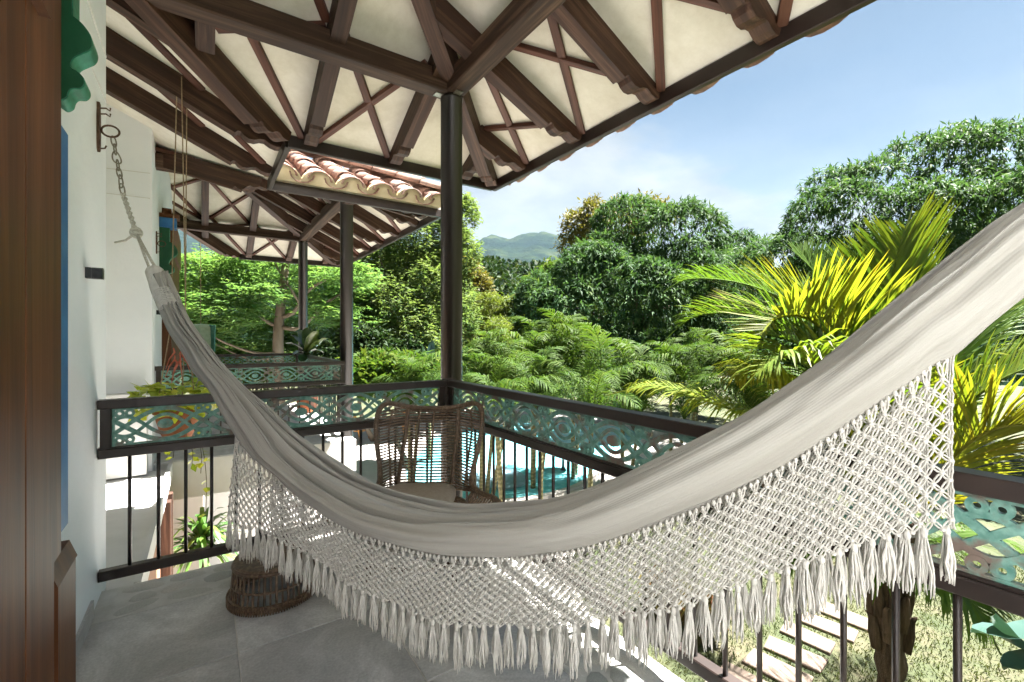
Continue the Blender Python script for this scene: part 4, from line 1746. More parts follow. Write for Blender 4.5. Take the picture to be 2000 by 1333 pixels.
# chain from the wall ring
chain = thing('chain', 'galvanised chain and rope linking the wall bracket to the hammock', 'chain', (WALL_X + .06, HOOK_Y, HOOK_Z))
ch0 = np.array([WALL_X + .062, HOOK_Y, HOOK_Z - .036])
ch1 = on_plane(240, 378)
LK = 7
dirv = (ch1 - ch0)
Lc = np.linalg.norm(dirv)
dirv /= Lc
sx = np.cross(dirv, [0, 0, 1])
sx /= np.linalg.norm(sx)
sy = np.cross(dirv, sx)
for i in range(LK):
    c = ch0 + dirv * Lc * (i + .5) / LK
    big = i in (2, 5)
    a = Lc / LK * (.70 if not big else .80)
    bw = .011 if not big else .018
    n1 = sx if i % 2 == 0 else sy
    mb = MB()
    pts = [c + dirv * a * math.cos(t) * (1 if not big else 1) + n1 * bw * math.sin(t) * (1 if not big else 1 + .35 * math.cos(t)) for t in np.linspace(0, 2 * math.pi, 19)]
    mb.tube(pts, .0034, 7, cap=False)
    mb.build('link', M['chain'], chain, smooth=True)
mb = MB()
seg = knot - ch1
pts1, pts2 = [], []
for i in range(25):
    f = i / 24
    a = f * 26
    c = ch1 + seg * f
    pts1.append(c + .0065 * (math.cos(a) * sx + math.sin(a) * sy))
    pts2.append(c - .0065 * (math.cos(a) * sx + math.sin(a) * sy))
mb.tube(pts1, .0066, 6)
mb.tube(pts2, .0066, 6)
mb.build('twisted_rope', M['rope'], chain, smooth=True)

# ------------------------------------------------------------------ rattan chair
cc = at_d(836, 950, 2.93)
CH = thing('rattan_chair', 'brown rattan wing chair with taupe seat cushion in the railing corner', 'chair', (cc[0], cc[1], 0), 0)
cdir = LOOK                                   # local y points away from the viewer
SX, SYD = RIGHT, LOOK
base = np.array([cc[0], cc[1], 0.0])


def CL(x, y, z):
    return base + SX * x + SYD * y + np.array([0, 0, z])


outerL = [(-.10, .150, .895), (-.20, .145, .910), (-.290, .125, .930), (-.338, .085, .895), (-.345, .03, .79), (-.325, -.01, .66), (-.295, -.05, .53), (-.290, -.10, .460),
          (-.36, -.20, .435), (-.44, -.31, .445), (-.485, -.40, .42), (-.475, -.45, .36)]
frameL = [CL(*p) for p in outerL]
frameR = [CL(-p[0], p[1], p[2]) for p in outerL]
mb = MB()
cur = np.vstack([np.array(frameL)[::-1], [CL(0, .152, .893)], np.array(frameR)])
cur = catmull(cur, 120)
mb.tube(cur, .0155, 9)
ofr = mb.build('outer_frame', M['rattan'], CH, smooth=True)
# binding round the frame
mb = MB()
for i in range(0, len(cur) - 1):
    for f in (0.0, 0.5):
        p = cur[i] * (1 - f) + cur[i + 1] * f
        t = cur[i + 1] - cur[i]
        t = t / np.linalg.norm(t) * .0028
        mb.tube([p - t, p + t], .0172, 8, cap=True)
stuff(mb.build('cane_binding', M['rattan'], ofr))


def stile(x0, x1, side=None):
    return [CL(x0, .15, .90), CL(x0 * .98 + x1 * .02, .12, .78), CL((x0 + x1) / 2, .07, .60), CL(x1, .03, .40), CL(x1, .02, .34)]


for (x0, x1, r) in ((-.165, -.205, .014), (.180, .145, .014), (-.085, -.098, .0075), (.012, .012, .0075), (-.29, -.29, .0075), (.30, .27, .0075)):
    mb = MB()
    if abs(x0) > .25:
        sg = -1 if x0 < 0 else 1
        pts = [CL(sg * .262, .13, .89), CL(sg * .275, .075, .74), CL(sg * .255, .03, .58), CL(sg * .24, -.01, .42)]
    else:
        pts = stile(x0, x1)
    mb.tube(catmull(pts, 14), r, 7)
    mb.build('stile', M['rattan'], CH, smooth=True)
zf = np.array([p[2] for p in outerL[3:9]])[::-1]
xf = np.array([p[0] for p in outerL[3:9]])[::-1]
yf = np.array([p[1] for p in outerL[3:9]])[::-1]
for j in range(29):
    z = .385 + j * .0182
    f = (z - .385) / .53
    xs_l = -.215 + .04 * f
    xs_r = .150 + .04 * f
    yb = .03 + .12 * f ** .8
    zo = z * .93 + .045 - .02 * (1 - f)
    zo = max(.44, zo)
    xo, yo = np.interp(zo, zf, xf), np.interp(zo, zf, yf)
    mb = MB()
    pts = [CL(xo, yo, zo), CL(xs_l, yb, z), CL((xs_l + xs_r) / 2, yb + .012, z - .004), CL(xs_r, yb, z), CL(-xo, yo, zo)]
    mb.tube(catmull(pts, 13), .0058 if j % 9 else .0075, 5)
    mb.build('rung', M['rattan'], CH, smooth=True)
# arms: woven skins below the frame
for sg in (-1, 1):
    mb = MB()
    for j in range(22):
        f = j / 21
        a = catmull([CL(sg * abs(p[0]), p[1], p[2]) for p in outerL[6:]], 22)[j]
        b = CL(sg * (.265 + .05 * f), -.06 - .40 * f, .36 - .03 * f)
        mid = .5 * (a + b) + SX * sg * .03
        mb.tube(catmull([a, mid, b], 6), .0062, 5)
    stuff(mb.build('arm_weave', M['rattan'], CH, smooth=True))
# seat frame, cushion, base
mb = MB()
ring = [CL(.29 * math.cos(a) - .02, -.20 + .25 * math.sin(a), .345) for a in np.linspace(0, 6.283, 33)]
mb.tube(ring, .017, 8, cap=False)
mb.build('seat_frame', M['rattan'], CH, smooth=True)
mb = MB()
prof = [(.0, -.035), (.80, -.035), (.94, -.025), (1.0, -.005), (1.0, .012), (.94, .030), (.80, .040), (0.0, .046)]
n = 40
vs, fs = [], []
for (f, z) in prof:
    for k in range(n):
        a = 2 * math.pi * k / n
        e = 4.0
        x = math.copysign(abs(math.cos(a)) ** (2 / e), math.cos(a)) * .225 * f
        y = math.copysign(abs(math.sin(a)) ** (2 / e), math.sin(a)) * .225 * f
        vs.append(CL(x - .03, y - .19, .398 + z))
for i in range(len(prof) - 1):
    for k in range(n):
        fs.append((i * n + k, i * n + (k + 1) % n, (i + 1) * n + (k + 1) % n, (i + 1) * n + k))
mb.add(vs, fs)
mb.build('seat_cushion', M['cushion'], CH, smooth=True)
for (x, y) in ((-.24, -.38), (.20, -.38), (-.22, 0), (.18, 0)):
    mb = MB()
    mb.tube([CL(x, y, .345), CL(x * 1.05, y * 1.02, .16), CL(x * 1.12, y * 1.05, 0.0)], .016, 8)
    mb.build('leg', M['rattan'], CH, smooth=True)
mb = MB()
mb.tube([CL(.29 * math.cos(a) - .02, -.20 + .25 * math.sin(a), .10) for a in np.linspace(0, 6.283, 33)], .011, 7, cap=False)
mb.build('stretcher', M['rattan'], CH, smooth=True)

# ------------------------------------------------------------------ rattan side table (its base shows below the fringe)
TB = thing('rattan_side_table', 'round rattan drum table with open rod sides behind the hammock fringe', 'table', (0.31, 2.74, 0))
bx, by = .31, 2.74
for k in range(46):
    a = 2 * math.pi * k / 46
    mb = MB()
    pts = [(bx + r * math.cos(a), by + r * math.sin(a), z) for (r, z) in ((.204, .015), (.200, .06), (.195, .11), (.191, .15), (.189, .19))]
    mb.tube(pts, .0052 if k % 2 else .0065, 5)
    mb.build('rod', M['rattan'], TB, smooth=True)
for (r, z, rr) in ((.206, .016, .012), (.206, .034, .010), (.196, .10, .006), (.190, .19, .011)):
    mb = MB()
    mb.tube([(bx + r * math.cos(a), by + r * math.sin(a), z) for a in np.linspace(0, 6.283, 41)], rr, 7, cap=False)
    rng_ = mb.build('ring', M['rattan'], TB, smooth=True)
    if z == .016:
        ring0 = rng_
mb = MB()
for k in range(110):
    a = 2 * math.pi * k / 110
    mb.tube([(bx + .206 * math.cos(a) + .014 * math.cos(a), by + .206 * math.sin(a) + .014 * math.sin(a), .003), (bx + .220 * math.cos(a), by + .220 * math.sin(a), .044)], .0035, 4)
stuff(mb.build('cane_binding', M['rattan'], ring0))
mb = MB()
mb.lathe([(0.01, .195), (.190, .195), (.195, .203), (.19, .212), (.01, .212)], 30, (bx, by, 0))
mb.build('table_top', M['rattan'], TB)

# ------------------------------------------------------------------ foliage helpers
def unit(a):
    return a / (np.linalg.norm(a, axis=-1, keepdims=True) + 1e-9)


def leaves(base, dirs, L, W, fold=0.25, curl=0.25, rng=RNG, upv=None):
    """two-quad leaves (base, two mid points, tip) bent along their length; arrays of N leaves"""
    n = len(base)
    L = np.broadcast_to(L, (n,))[:, None]
    W = np.broadcast_to(W, (n,))[:, None]
    d = unit(dirs)
    ref = rng.normal(size=(n, 3)) * .35 + (np.array([0, 0, 1.0]) if upv is None else upv)
    s = unit(np.cross(d, ref))
    nrm = np.cross(s, d)
    mid = base + d * L * .48 + nrm * L * curl * .18
    tip = base + d * L - nrm * L * curl * .35
    a = mid + s * W * .5 - nrm * W * fold * .3
    b = mid - s * W * .5 - nrm * W * fold * .3
    V = np.stack([base, a, tip, b], 1).reshape(-1, 3)
    F = np.arange(n * 4).reshape(n, 4)
    return V, F


def blob_points(blobs, n, rng, inner=0.72, keep_low=0.0):
    """points near the surfaces of overlapping ellipsoids, hidden interior dropped; returns points and outward normals"""
    C = np.array([b[0] for b in blobs], float)
    Rr = np.array([b[1] for b in blobs], float)
    area = (Rr[:, 0] * Rr[:, 1] + Rr[:, 1] * Rr[:, 2] + Rr[:, 0] * Rr[:, 2])
    pts, nrm = [], []
    tot = 0
    while tot < n:
        k = rng.choice(len(blobs), size=n, p=area / area.sum())
        d = unit(rng.normal(size=(n, 3)))
        d[:, 2] = np.where((d[:, 2] < -.35) & (rng.random(n) > keep_low), -d[:, 2], d[:, 2])
        rad = inner + (1.04 - inner) * rng.random(n) ** .45
        p = C[k] + d * Rr[k] * rad[:, None]
        q = (p[:, None, :] - C[None]) / Rr[None]
        r = np.linalg.norm(q, axis=2)
        r[np.arange(n), k] = 9
        ok = r.min(1) > .80
        pts.append(p[ok])
        nrm.append(unit(d[ok] / Rr[k][ok]))
        tot += ok.sum()
    return np.concatenate(pts)[:n], np.concatenate(nrm)[:n]


def crown_mesh(name, blobs, n_clusters, per, L, W, mat, rng, droop=0.5, spread=0.9, jitter=0.06, curl=.3, inner=.72, vscale=1.0, vbias=0.0, keep_low=.3):
    P, N = blob_points(blobs, n_clusters, rng, inner, keep_low)
    base = np.repeat(P, per, 0)
    nn = np.repeat(N, per, 0)
    m = len(base)
    base = base + rng.normal(size=(m, 3)) * jitter
    d = unit(nn * .7 + rng.normal(size=(m, 3)) * spread)
    d[:, 2] -= droop * rng.random(m)
    sz = np.repeat(rng.uniform(.75, 1.2, n_clusters), per) * rng.uniform(.75, 1.2, m)
    V, F = leaves(base, d, L * sz, W * sz, curl=curl, rng=rng)
    cl = np.repeat(rng.random(n_clusters), per)
    var = np.clip((.55 * cl + .45 * rng.random(m)) * vscale + vbias, 0, 1)
    return np_mesh(name, V, F, mat, var)


def lumpy(center, radii, n, rng, size=(.28, .45)):
    """a crown as a core plus n lobes set round its outline"""
    c, r = np.array(center, float), np.array(radii, float)
    bl = [(c, r * .60)]
    for i in range(n):
        d = unit(rng.normal(size=3))
        d[2] = abs(d[2]) * .9 - .25
        f = rng.uniform(.60, .84)
        s = rng.uniform(*size)
        bl.append((c + d * r * f, r * s * np.array([1, 1, rng.uniform(.75, 1.0)])))
    return bl


def sprigs(center, radii, n, rng):
    """small lobes that break up a crown's outline"""
    c, r = np.array(center, float), np.array(radii, float)
    out = []
    for i in range(n):
        d = unit(rng.normal(size=3))
        d[2] = abs(d[2]) - .2
        s = rng.uniform(.09, .2) * r.mean()
        out.append((c + d * r * rng.uniform(.78, 1.0), np.array([s, s, s * rng.uniform(.6, .9)])))
    return out


def trunk_mesh(name, base, top, r0, r1, limbs, rng, mat, bend=.3):
    mb = MB()
    base, top = np.array(base, float), np.array(top, float)
    n = 8
    H = np.linalg.norm(top - base)
    off = rng.normal(size=3) * bend
    off[2] = 0
    path = [base + (top - base) * f + off * math.sin(f * math.pi) for f in np.linspace(0, 1, n)]
    mb.tube(path, [r0 * (1.35 if i == 0 else 1) * (1 - f) + r1 * f for i, f in enumerate(np.linspace(0, 1, n))], 10)
    for (f, tgt, r) in limbs:
        a = base + (top - base) * f + off * math.sin(f * math.pi)
        tgt = np.array(tgt, float)
        m = .5 * (a + tgt) + np.array([0, 0, .12 * np.linalg.norm(tgt - a)]) + rng.normal(size=3) * .12
        pts = catmull([a, m, tgt], 8)
        mb.tube(pts, list(np.linspace(r, r * .25, 8)), 7)
    return mb.mesh(name)


def tree(name, label, cat, base, crown_blobs, leaf, trunk_r, rng, group, bark='darkbark', trunk_top=None, limb_n=7):
    t = thing(name, label, cat, base, group=group)
    c, r = crown_blobs[0]
    top = np.array(c) - np.array([0, 0, r[2] * .2]) if trunk_top is None else np.array(trunk_top)
    limbs = []
    for (bc, br) in crown_blobs[1:1 + limb_n]:
        limbs.append((rng.uniform(.45, .95), bc, trunk_r * .45))
    me = trunk_mesh(name + '_trunk', base, top, trunk_r, trunk_r * .45, limbs, rng, None)
    link('trunk', me, M[bark], t, smooth=True)
    me = leaf(crown_blobs)
    link('crown', me, None, t)
    return t


# ------------------------------------------------------------------ big trees
rg = np.random.default_rng(21)
# dark mango in the middle distance
c = at_d(1235, 560, 26)
c[2] = 3.0
bl = lumpy(c, (6.0, 6.0, 5.2), 20, rg, (.26, .42)) + sprigs(c, (6.0, 6.0, 5.2), 44, rg)
for (px, py, d, r) in ((1120, 640, 23, 2.2), (1080, 590, 25, 2.0), (1050, 650, 24, 1.7), (1330, 470, 25, 2.4), (1230, 450, 27, 2.2), (1400, 560, 25, 2.4), (1180, 690, 22.5, 2.0), (1330, 660, 22.5, 2.2), (1420, 640, 24, 2.0), (1280, 700, 22, 1.8),
                      (1440, 500, 26, 1.5), (1160, 540, 23.5, 2.0), (1260, 600, 21.5, 1.8)):
    bl.append((at_d(px, py, d), np.array([r, r, r * .85])))
tree('mango_tree', 'rounded dark green mango tree in the middle, left of the coconut palm', 'tree', (c[0], c[1], GROUND), bl,
     lambda b: crown_mesh('mango_crown', b, 7600, 9, .38, .078, M['mango'], rg, droop=1.1, spread=.75, jitter=.05, curl=.5), .35, rg, 'mango trees')
# larger mango at the right
c = at_d(1870, 520, 18)
c[2] = 2.7
bl = lumpy(c, (6.6, 6.6, 5.4), 14, rg, (.26, .40)) + sprigs(c, (6.9, 6.9, 5.7), 50, rg)
for (px, py, d, r) in ((1560, 520, 17, 1.6), (1640, 430, 17, 1.7), (1700, 380, 18, 1.6), (1790, 330, 18, 1.5), (1900, 320, 17.5, 1.7), (1990, 330, 18, 1.8), (1600, 470, 18.5, 1.5), (1690, 500, 16, 1.6), (1790, 430, 15.5, 1.5), (1900, 420, 15, 1.4),
                      (1850, 520, 15, 1.4), (1530, 580, 17.5, 1.4), (1985, 480, 14.5, 1.3), (1620, 370, 19.5, 1.1), (1740, 580, 15.5, 1.5), (2080, 360, 18, 2.0), (1470, 545, 19.5, 1.4), (1500, 515, 19, 1.3), (1445, 575, 20.5, 1.3), (1950, 400, 16.5, 1.5), (1850, 380, 17, 1.5), (2000, 420, 16, 1.5), (1870, 285, 18.5, 1.0), (1960, 285, 18.5, 1.1), (1580, 620, 17, 1.4), (1500, 560, 19, 1.0)):
    bl.append((at_d(px, py, d), np.array([r, r, r * .8])))
tree('mango_tree', 'tallest mango tree at the right, behind the hammock\'s raised end', 'tree', (c[0], c[1], GROUND), bl,
     lambda b: crown_mesh('mango_crown', b, 9500, 10, .29, .060, M['mango'], rg, droop=1.1, spread=.75, jitter=.05, curl=.5, vbias=.05), .4, rg, 'mango trees')

# sparse yellowing tree behind the mango
c = at_d(1175, 450, 36)
bl = [(c, np.array([2.2, 2.2, 1.6]))] + [(at_d(px, py, 36), np.array([r, r, r * .8])) for px, py, r in ((1125, 440, 1.1), (1160, 415, 1.0), (1215, 425, 1.5), (1250, 412, 1.2), (1120, 480, 1.2), (1190, 470, 1.4), (1290, 420, 1.2), (1240, 460, 1.4))]
tree('sparse_tree', 'thin yellowing tree top against the cloud behind the middle mango', 'tree', (c[0], c[1], GROUND + 1), bl,
     lambda b: crown_mesh('sparse_crown', b, 900, 7, .42, .15, M['yellowing'], rg, droop=.4, spread=1.0, jitter=.25, inner=.35), .22, rg, None, 'bark')

# feathery spreading tree behind the second balcony
tb = at_d(548, 700, 17.5)
tb[2] = GROUND


def feather(b, n, mat='feather', L=.34, W=.085, rng=rg, jit=.30, flat=.35, vb=0.0):
    P, N = blob_points(b, n, rng, .45, .5)
    per = 9
    axis = unit(np.stack([rng.normal(size=n), rng.normal(size=n), rng.normal(size=n) * flat], 1))
    k = (np.arange(per) - (per - 1) / 2) / per
    base = (P[:, None, :] + axis[:, None, :] * k[None, :, None] * .9).reshape(-1, 3)
    side = unit(np.cross(np.repeat(axis, per, 0), np.array([0, 0, 1.0])))
    sg = np.where(np.tile(np.arange(per) % 2, n) == 0, 1.0, -1.0)[:, None]
    d = side * sg + np.repeat(axis, per, 0) * .5 + rng.normal(size=(n * per, 3)) * .18
    d[:, 2] -= .12
    V, F = leaves(base, d, L * rng.uniform(.7, 1.3, n * per), W, rng=rng)
    V2, F2 = leaves(base, -d * np.array([1, 1, .4]), L * rng.uniform(.7, 1.2, n * per), W, rng=rng)
    var = np.clip(.6 * np.repeat(rng.random(n), per) + .4 * rng.random(n * per) + vb, 0, 1)
    return np_mesh('feather_crown', np.vstack([V, V2]), np.vstack([F, F2 + len(V)]), M[mat], np.r_[var, var])


bl = [(at_d(560, 560, 19), np.array([2.2, 2.2, 1.3]))]
for (px, py, d, r, fl) in ((400, 540, 17, 1.6, .5), (470, 540, 18, 1.5, .45), (430, 610, 16, 1.4, .5), (380, 660, 17, 1.3, .6), (520, 520, 17, 1.6, .4), (600, 530, 18, 1.6, .45), (650, 560, 19, 1.6, .5), (480, 660, 19, 1.7, .6),
                           (620, 620, 20, 1.8, .6), (350, 590, 18, 1.6, .6), (690, 640, 20, 1.6, .7), (440, 700, 19, 1.8, .6), (580, 700, 20, 1.8, .6), (650, 615, 16, .9, .45), (500, 575, 16, .9, .45), (450, 620, 16, 1.0, .45), (680, 540, 16.3, 1.0, .45)):
    bl.append((at_d(px, py, d), np.array([r, r, r * fl])))
t = thing('feathery_tree', 'spreading feathery tree with pale forked trunk behind the second balcony', 'tree', tb, group='feathery trees')
mb = MB()


def pxd(lst):
    return [at_d(*p) for p in lst]


mb.tube(catmull([tb] + pxd([(543, 680, 17.5), (548, 600, 17.5), (556, 530, 17.5), (560, 450, 17.8)]), 16), list(np.linspace(.23, .11, 16)), 10)
for path, r in (([(550, 620, 17.5), (575, 610, 17.3), (600, 570, 17.2), (640, 545, 17.1), (690, 530, 17)], .15), ([(552, 640, 17.5), (590, 640, 17.2), (640, 590, 17), (700, 560, 16.8)], .13),
                ([(590, 600, 17.3), (565, 560, 17.0), (540, 520, 16.8), (530, 480, 16.8)], .10), ([(545, 640, 17.5), (510, 620, 17.2), (470, 570, 17), (440, 540, 17)], .13),
                ([(542, 690, 17.4), (500, 690, 17), (440, 670, 16.5), (395, 645, 16)], .11), ([(540, 700, 17.3), (480, 700, 17), (400, 660, 17)], .08), ([(640, 548, 17.1), (665, 515, 17)], .07)):
    mb.tube(catmull(pxd(path), 10), list(np.linspace(r * .62, r * .2, 10)), 8)
link('trunk', mb.mesh('feathery_trunk'), M['bark'], t, smooth=True)
link('crown', feather(bl, 3400, L=.24, W=.058), None, t)

# lighter feathery tree between the second and the nearest column
c = at_d(790, 560, 23)
bl = [(c, np.array([2.4, 2.4, 2.4]))]
for (px, py, d, r) in ((740, 500, 22, 1.6), (800, 470, 22, 1.5), (850, 450, 23, 1.5), (900, 420, 24, 1.0), (760, 600, 21, 1.7), (830, 560, 22, 1.6), (880, 500, 23, 1.5), (720, 640, 21, 1.6), (800, 650, 21, 1.7), (870, 620, 22, 1.6), (845, 690, 20.5, 1.3), (760, 690, 20.5, 1.4), (700, 570, 22, 1.4), (880, 570, 23, 1.2)):
    bl.append((at_d(px, py, d), np.array([r, r, r * .85])))
tree('feathery_tree', 'airy light green tree just left of the nearest column', 'tree', (c[0], c[1], GROUND), bl, lambda b: feather(b, 3000, 'olive', .26, .075, flat=2.5, vb=.1), .22, rg, 'feathery trees', 'bark')
# a twig of it showing right of the column
# yellowish tree right of the nearest column
c = at_d(925, 580, 42)
bl = [(c, np.array([1.7, 1.7, 2.6]))] + [(at_d(px, py, 42), np.array([r, r, r])) for px, py, r in ((915, 530, 1.0), (930, 555, 1.0), (918, 600, 1.2), (938, 610, 1.0), (905, 560, 1.1), (928, 640, 1.4))]
tree('yellow_tree', 'small yellowish tree beside the nearest column, below the hills', 'tree', (c[0], c[1], GROUND), bl,
     lambda b: crown_mesh('yellow_crown', b, 1100, 7, .40, .17, M['yellowing'], rg, droop=.5, jitter=.2, inner=.5), .2, rg, None, 'bark')
# bushy bright tree left foot of the mango
c = at_d(1050, 630, 27)
bl = [(c, np.array([1.4, 1.4, 2.2]))] + [(at_d(px, py, 27), np.array([r, r, r])) for px, py, r in ((1035, 600, .9), (1065, 570, 1.0), (1085, 540, .9), (1025, 650, .9), (1070, 650, 1.2), (1050, 690, 1.1), (1040, 560, .6))]
tree('bright_tree', 'bright green leafy tree against the left side of the middle mango', 'tree', (c[0], c[1], GROUND), bl,
     lambda b: crown_mesh('bright_crown', b, 1000, 8, .34, .15, M['areca'], rg, droop=.7, jitter=.12, inner=.6, vbias=.1), .16, rg, None)

# dark shrubs and trees closing the middle ground
for i, (lab, px, py, d, rr, mat, n) in enumerate((
        ('dense dark shrub under the airy tree, left of the nearest column', 730, 690, 19, (2.0, 1.6, 1.3), 'forest', 1500),
        ('low yellow green hedge plant beyond the railing, left of the nearest column', 800, 730, 15, (2.6, 1.2, .8), 'areca', 1500),
        ('olive shrub behind the potted leaf plant on the second balcony', 470, 735, 21, (3.2, 1.6, 1.6), 'olive', 1500),
        ('dark undergrowth at the foot of the middle mango', 1250, 720, 20, (3.6, 1.4, 1.4), 'mango', 1700),
        ('dark undergrowth at the foot of the right mango, behind the coconut palm', 1560, 690, 16, (3.4, 1.6, 1.8), 'mango', 1700),
        ('wide olive thicket behind the pool palms, right of the nearest column', 985, 700, 24, (3.0, 1.8, 1.7), 'olive', 1700))):
    c = at_d(px, py, d)
    bl = lumpy(c, rr, 9, rg, (.35, .5))
    tree('leafy_shrub', lab, 'shrub', (c[0], c[1], GROUND), bl, lambda b: crown_mesh('shrub_crown', b, n, 8, .26, .10, M[mat], rg, droop=.6, jitter=.1, inner=.5), .10, rg, 'shrubs round the garden')

# feathery bamboo clumps
for i, (px, py, d, h, lab) in enumerate(((968, 590, 25, 3.0, 'taller pale plume of bamboo in front of the hillside'), (1000, 640, 22, 2.2, 'shorter pale bamboo plume at the foot of the middle mango'), (930, 690, 22, 1.8, 'low bamboo clump beside the nearest column'))):
    c = at_d(px, py, d)
    t = thing('bamboo_clump', lab, 'bamboo', (c[0], c[1], GROUND), group='bamboo clumps')
    mbm = MB()
    cl = []
    for k in range(7):
        a = rg.uniform(0, 6.28)
        tip = c + np.array([math.cos(a) * .9, math.sin(a) * .9, rg.uniform(-.8, .2)])
        mid = np.array([c[0] + .25 * math.cos(a), c[1] + .25 * math.sin(a), .5 * (GROUND + c[2]) + .6])
        pts = catmull([np.array([c[0] + .1 * math.cos(a), c[1] + .1 * math.sin(a), GROUND]), mid, tip], 12)
        mbm.tube(pts, list(np.linspace(.03, .008, 12)), 5)
        for q in pts[5:]:
            cl.append((q, np.array([.42, .42, .34])))
    link('culms', mbm.mesh('bamboo_culms'), M['palmtrunk'], t)
    link('foliage', crown_mesh('bamboo_foliage', cl, 1300, 6, .24, .045, M['bamboo'], rg, droop=.9, jitter=.12, inner=.1), None, t)


# wooded hillside: too many crowns to count
def forest():
    V, F, var = [], [], []
    n0 = 0
    for i in range(900):
        u = R(rg.uniform(18, 62)) if i > 120 else R(rg.uniform(25, 46))
        v = rg.uniform(60, 240)
        x, y, z = hill_fn(np.array([u]), np.array([v]))
        c = np.array([x[0], y[0], z[0]])
        s = rg.uniform(2.2, 4.2)
        bl = [(c + np.array([0, 0, s * .8]), np.array([s, s, s * .8]))] + [(c + np.array([rg.normal() * s * .5, rg.normal() * s * .5, s * (.9 + .4 * rg.random())]), np.array([s, s, s * .8]) * .55) for _ in range(3)]
        P, N = blob_points(bl, 90, rg, .8, .2)
        d = unit(N + rg.normal(size=N.shape) * .6)
        v_, f_ = leaves(P, d, s * .38, s * .26, rng=rg)
        V.append(v_)
        F.append(f_ + n0)
        n0 += len(v_)
        var.append(np.clip(rg.random() * .75 + .25 * rg.random(len(f_)), 0, 1))
    me = np_mesh('forest', np.vstack(V), np.vstack(F), M['forest'], np.concatenate(var))
    o = link('hillside_forest', me)
    o["label"] = 'wooded hillside below the mountain, crowns merging into one mass'
    o["category"] = 'forest'
    stuff(o)


forest()


# ------------------------------------------------------------------ palms
def frond_mesh(name, path, n, Lmax, mat, rng, width=.032, vlo=0.0, vhi=.6, lift=.15, droop=.35, fwd=.55, rr=.018, thin=1.0, twist=0.0):
    """feather leaf: rachis along path, n leaflets per side"""
    C = catmull(path, 60)
    T = unit(np.gradient(C, axis=0))
    f = np.linspace(.10, .985, n)
    ii = f * 59
    i0 = ii.astype(int)
    fr = (ii - i0)[:, None]
    i1 = np.minimum(i0 + 1, 59)
    P = C[i0] * (1 - fr) + C[i1] * fr
    TT = unit(T[i0] * (1 - fr) + T[i1] * fr)
    up = np.array([0, 0, 1.0])
    side = unit(np.cross(TT, up + rng.normal(size=3) * .02))
    nrm = unit(np.cross(side, TT))
    if twist:
        side, nrm = side * math.cos(twist) + nrm * math.sin(twist), nrm * math.cos(twist) - side * math.sin(twist)
    Ls = Lmax * (np.sin(np.clip(f * 1.02 + .12, 0, 1) * math.pi) ** .55) * rng.uniform(.9, 1.08, n)
    V, F, var = [], [], []
    k = 0
    for sg in (-1, 1):
        jit = rng.normal(size=(n, 3)) * .10
        d = unit(side * sg + TT * (fwd + .5 * f[:, None]) + nrm * lift + jit)
        L = Ls[:, None]
        m1 = P + d * L * .45 + nrm * 0.0
        d2 = unit(d + np.array([0, 0, -droop]) * rng.uniform(.6, 1.4, (n, 1)))
        m2 = m1 + d2 * L * .35
        d3 = unit(d2 + np.array([0, 0, -droop * 1.1]) * rng.uniform(.5, 1.5, (n, 1)))
        tip = m2 + d3 * L * .24
        w = width * (.75 + .5 * (Ls / Lmax))[:, None]
        ws = unit(np.cross(d, nrm)) * w
        v = np.stack([P - ws * .3, P + ws * .3, m1 + ws * .5, m1 - ws * .5, m2 + ws * .38, m2 - ws * .38, tip], 1).reshape(-1, 3)
        b = k + np.arange(n) * 7
        V.append(v)
        F.append(np.stack([b, b + 1, b + 2, b + 3], 1))
        F.append(np.stack([b + 3, b + 2, b + 4, b + 5], 1))
        F.append(np.stack([b + 5, b + 4, b + 6, b + 6], 1))
        k += n * 7
        base_v = vlo + (vhi - vlo) * np.clip(rng.normal(.5, .22, n), 0, 1)
        var += [base_v, base_v, np.clip(base_v + .07, 0, 1)]
    # rachis
    m = MB()
    m.tube(C[::3], list(np.linspace(rr, rr * .25, 20)), 5)
    rv = np.array(m.v)
    V.append(rv)
    tri = []
    rf = [q for q in m.f if len(q) == 4]
    F.append(np.array(rf) + k)
    var.append(np.full(len(rf), min(1, vlo + .35 * (vhi - vlo) + .1)))
    FF = np.vstack(F)
    va = np.concatenate(var)
    VV = np.vstack(V)
    deg = FF[:, 2] == FF[:, 3]
    me = bpy.data.meshes.new(name)
    fl = [tuple(r[:3]) if g else tuple(r) for r, g in zip(FF.tolist(), deg.tolist())]
    me.from_pydata(VV.tolist(), [], fl)
    at = me.attributes.new("var", 'FLOAT', 'FACE')
    at.data.foreach_set("value", va.astype(np.float32))
    me.materials.append(mat)
    return me


# coconut palm close behind the railing on the right
rp = np.random.default_rng(5)
PB = np.array([5.9, 1.7, GROUND])
coco = thing('coconut_palm', 'coconut palm with yellowing fronds spreading behind the hammock', 'palm', PB)
mb = MB()
zs_ = np.linspace(GROUND, -.55, 16)
pr = [(.20 if i == 0 else .135) + .02 * math.sin(i * 2.3) - .03 * (i / 15) for i in range(16)]
mb.tube([(PB[0] + .03 * math.sin(z * 2), PB[1], z) for z in zs_], pr, 16)
mb.build('trunk', M['husk'], coco, smooth=True)
mb = MB()
for i in range(26):
    a = i * 2.4
    z = -1.75 + i * .045
    r = .13
    p0 = PB * np.array([1, 1, 0]) + np.array([r * math.cos(a), r * math.sin(a), z])
    e = np.array([math.cos(a), math.sin(a), 0])
    mb.tube([p0 - np.array([0, 0, .18]), p0 + e * .02, p0 + e * .035 + np.array([0, 0, .16]), p0 + e * (.06 + .05 * rp.random()) + np.array([0, 0, .22])], [.045, .055, .04, .008], 7, flat=.35)
stuff(mb.build('leaf_bases', M['husk'], coco, smooth=True))
CT = np.array([PB[0], PB[1], -.55])
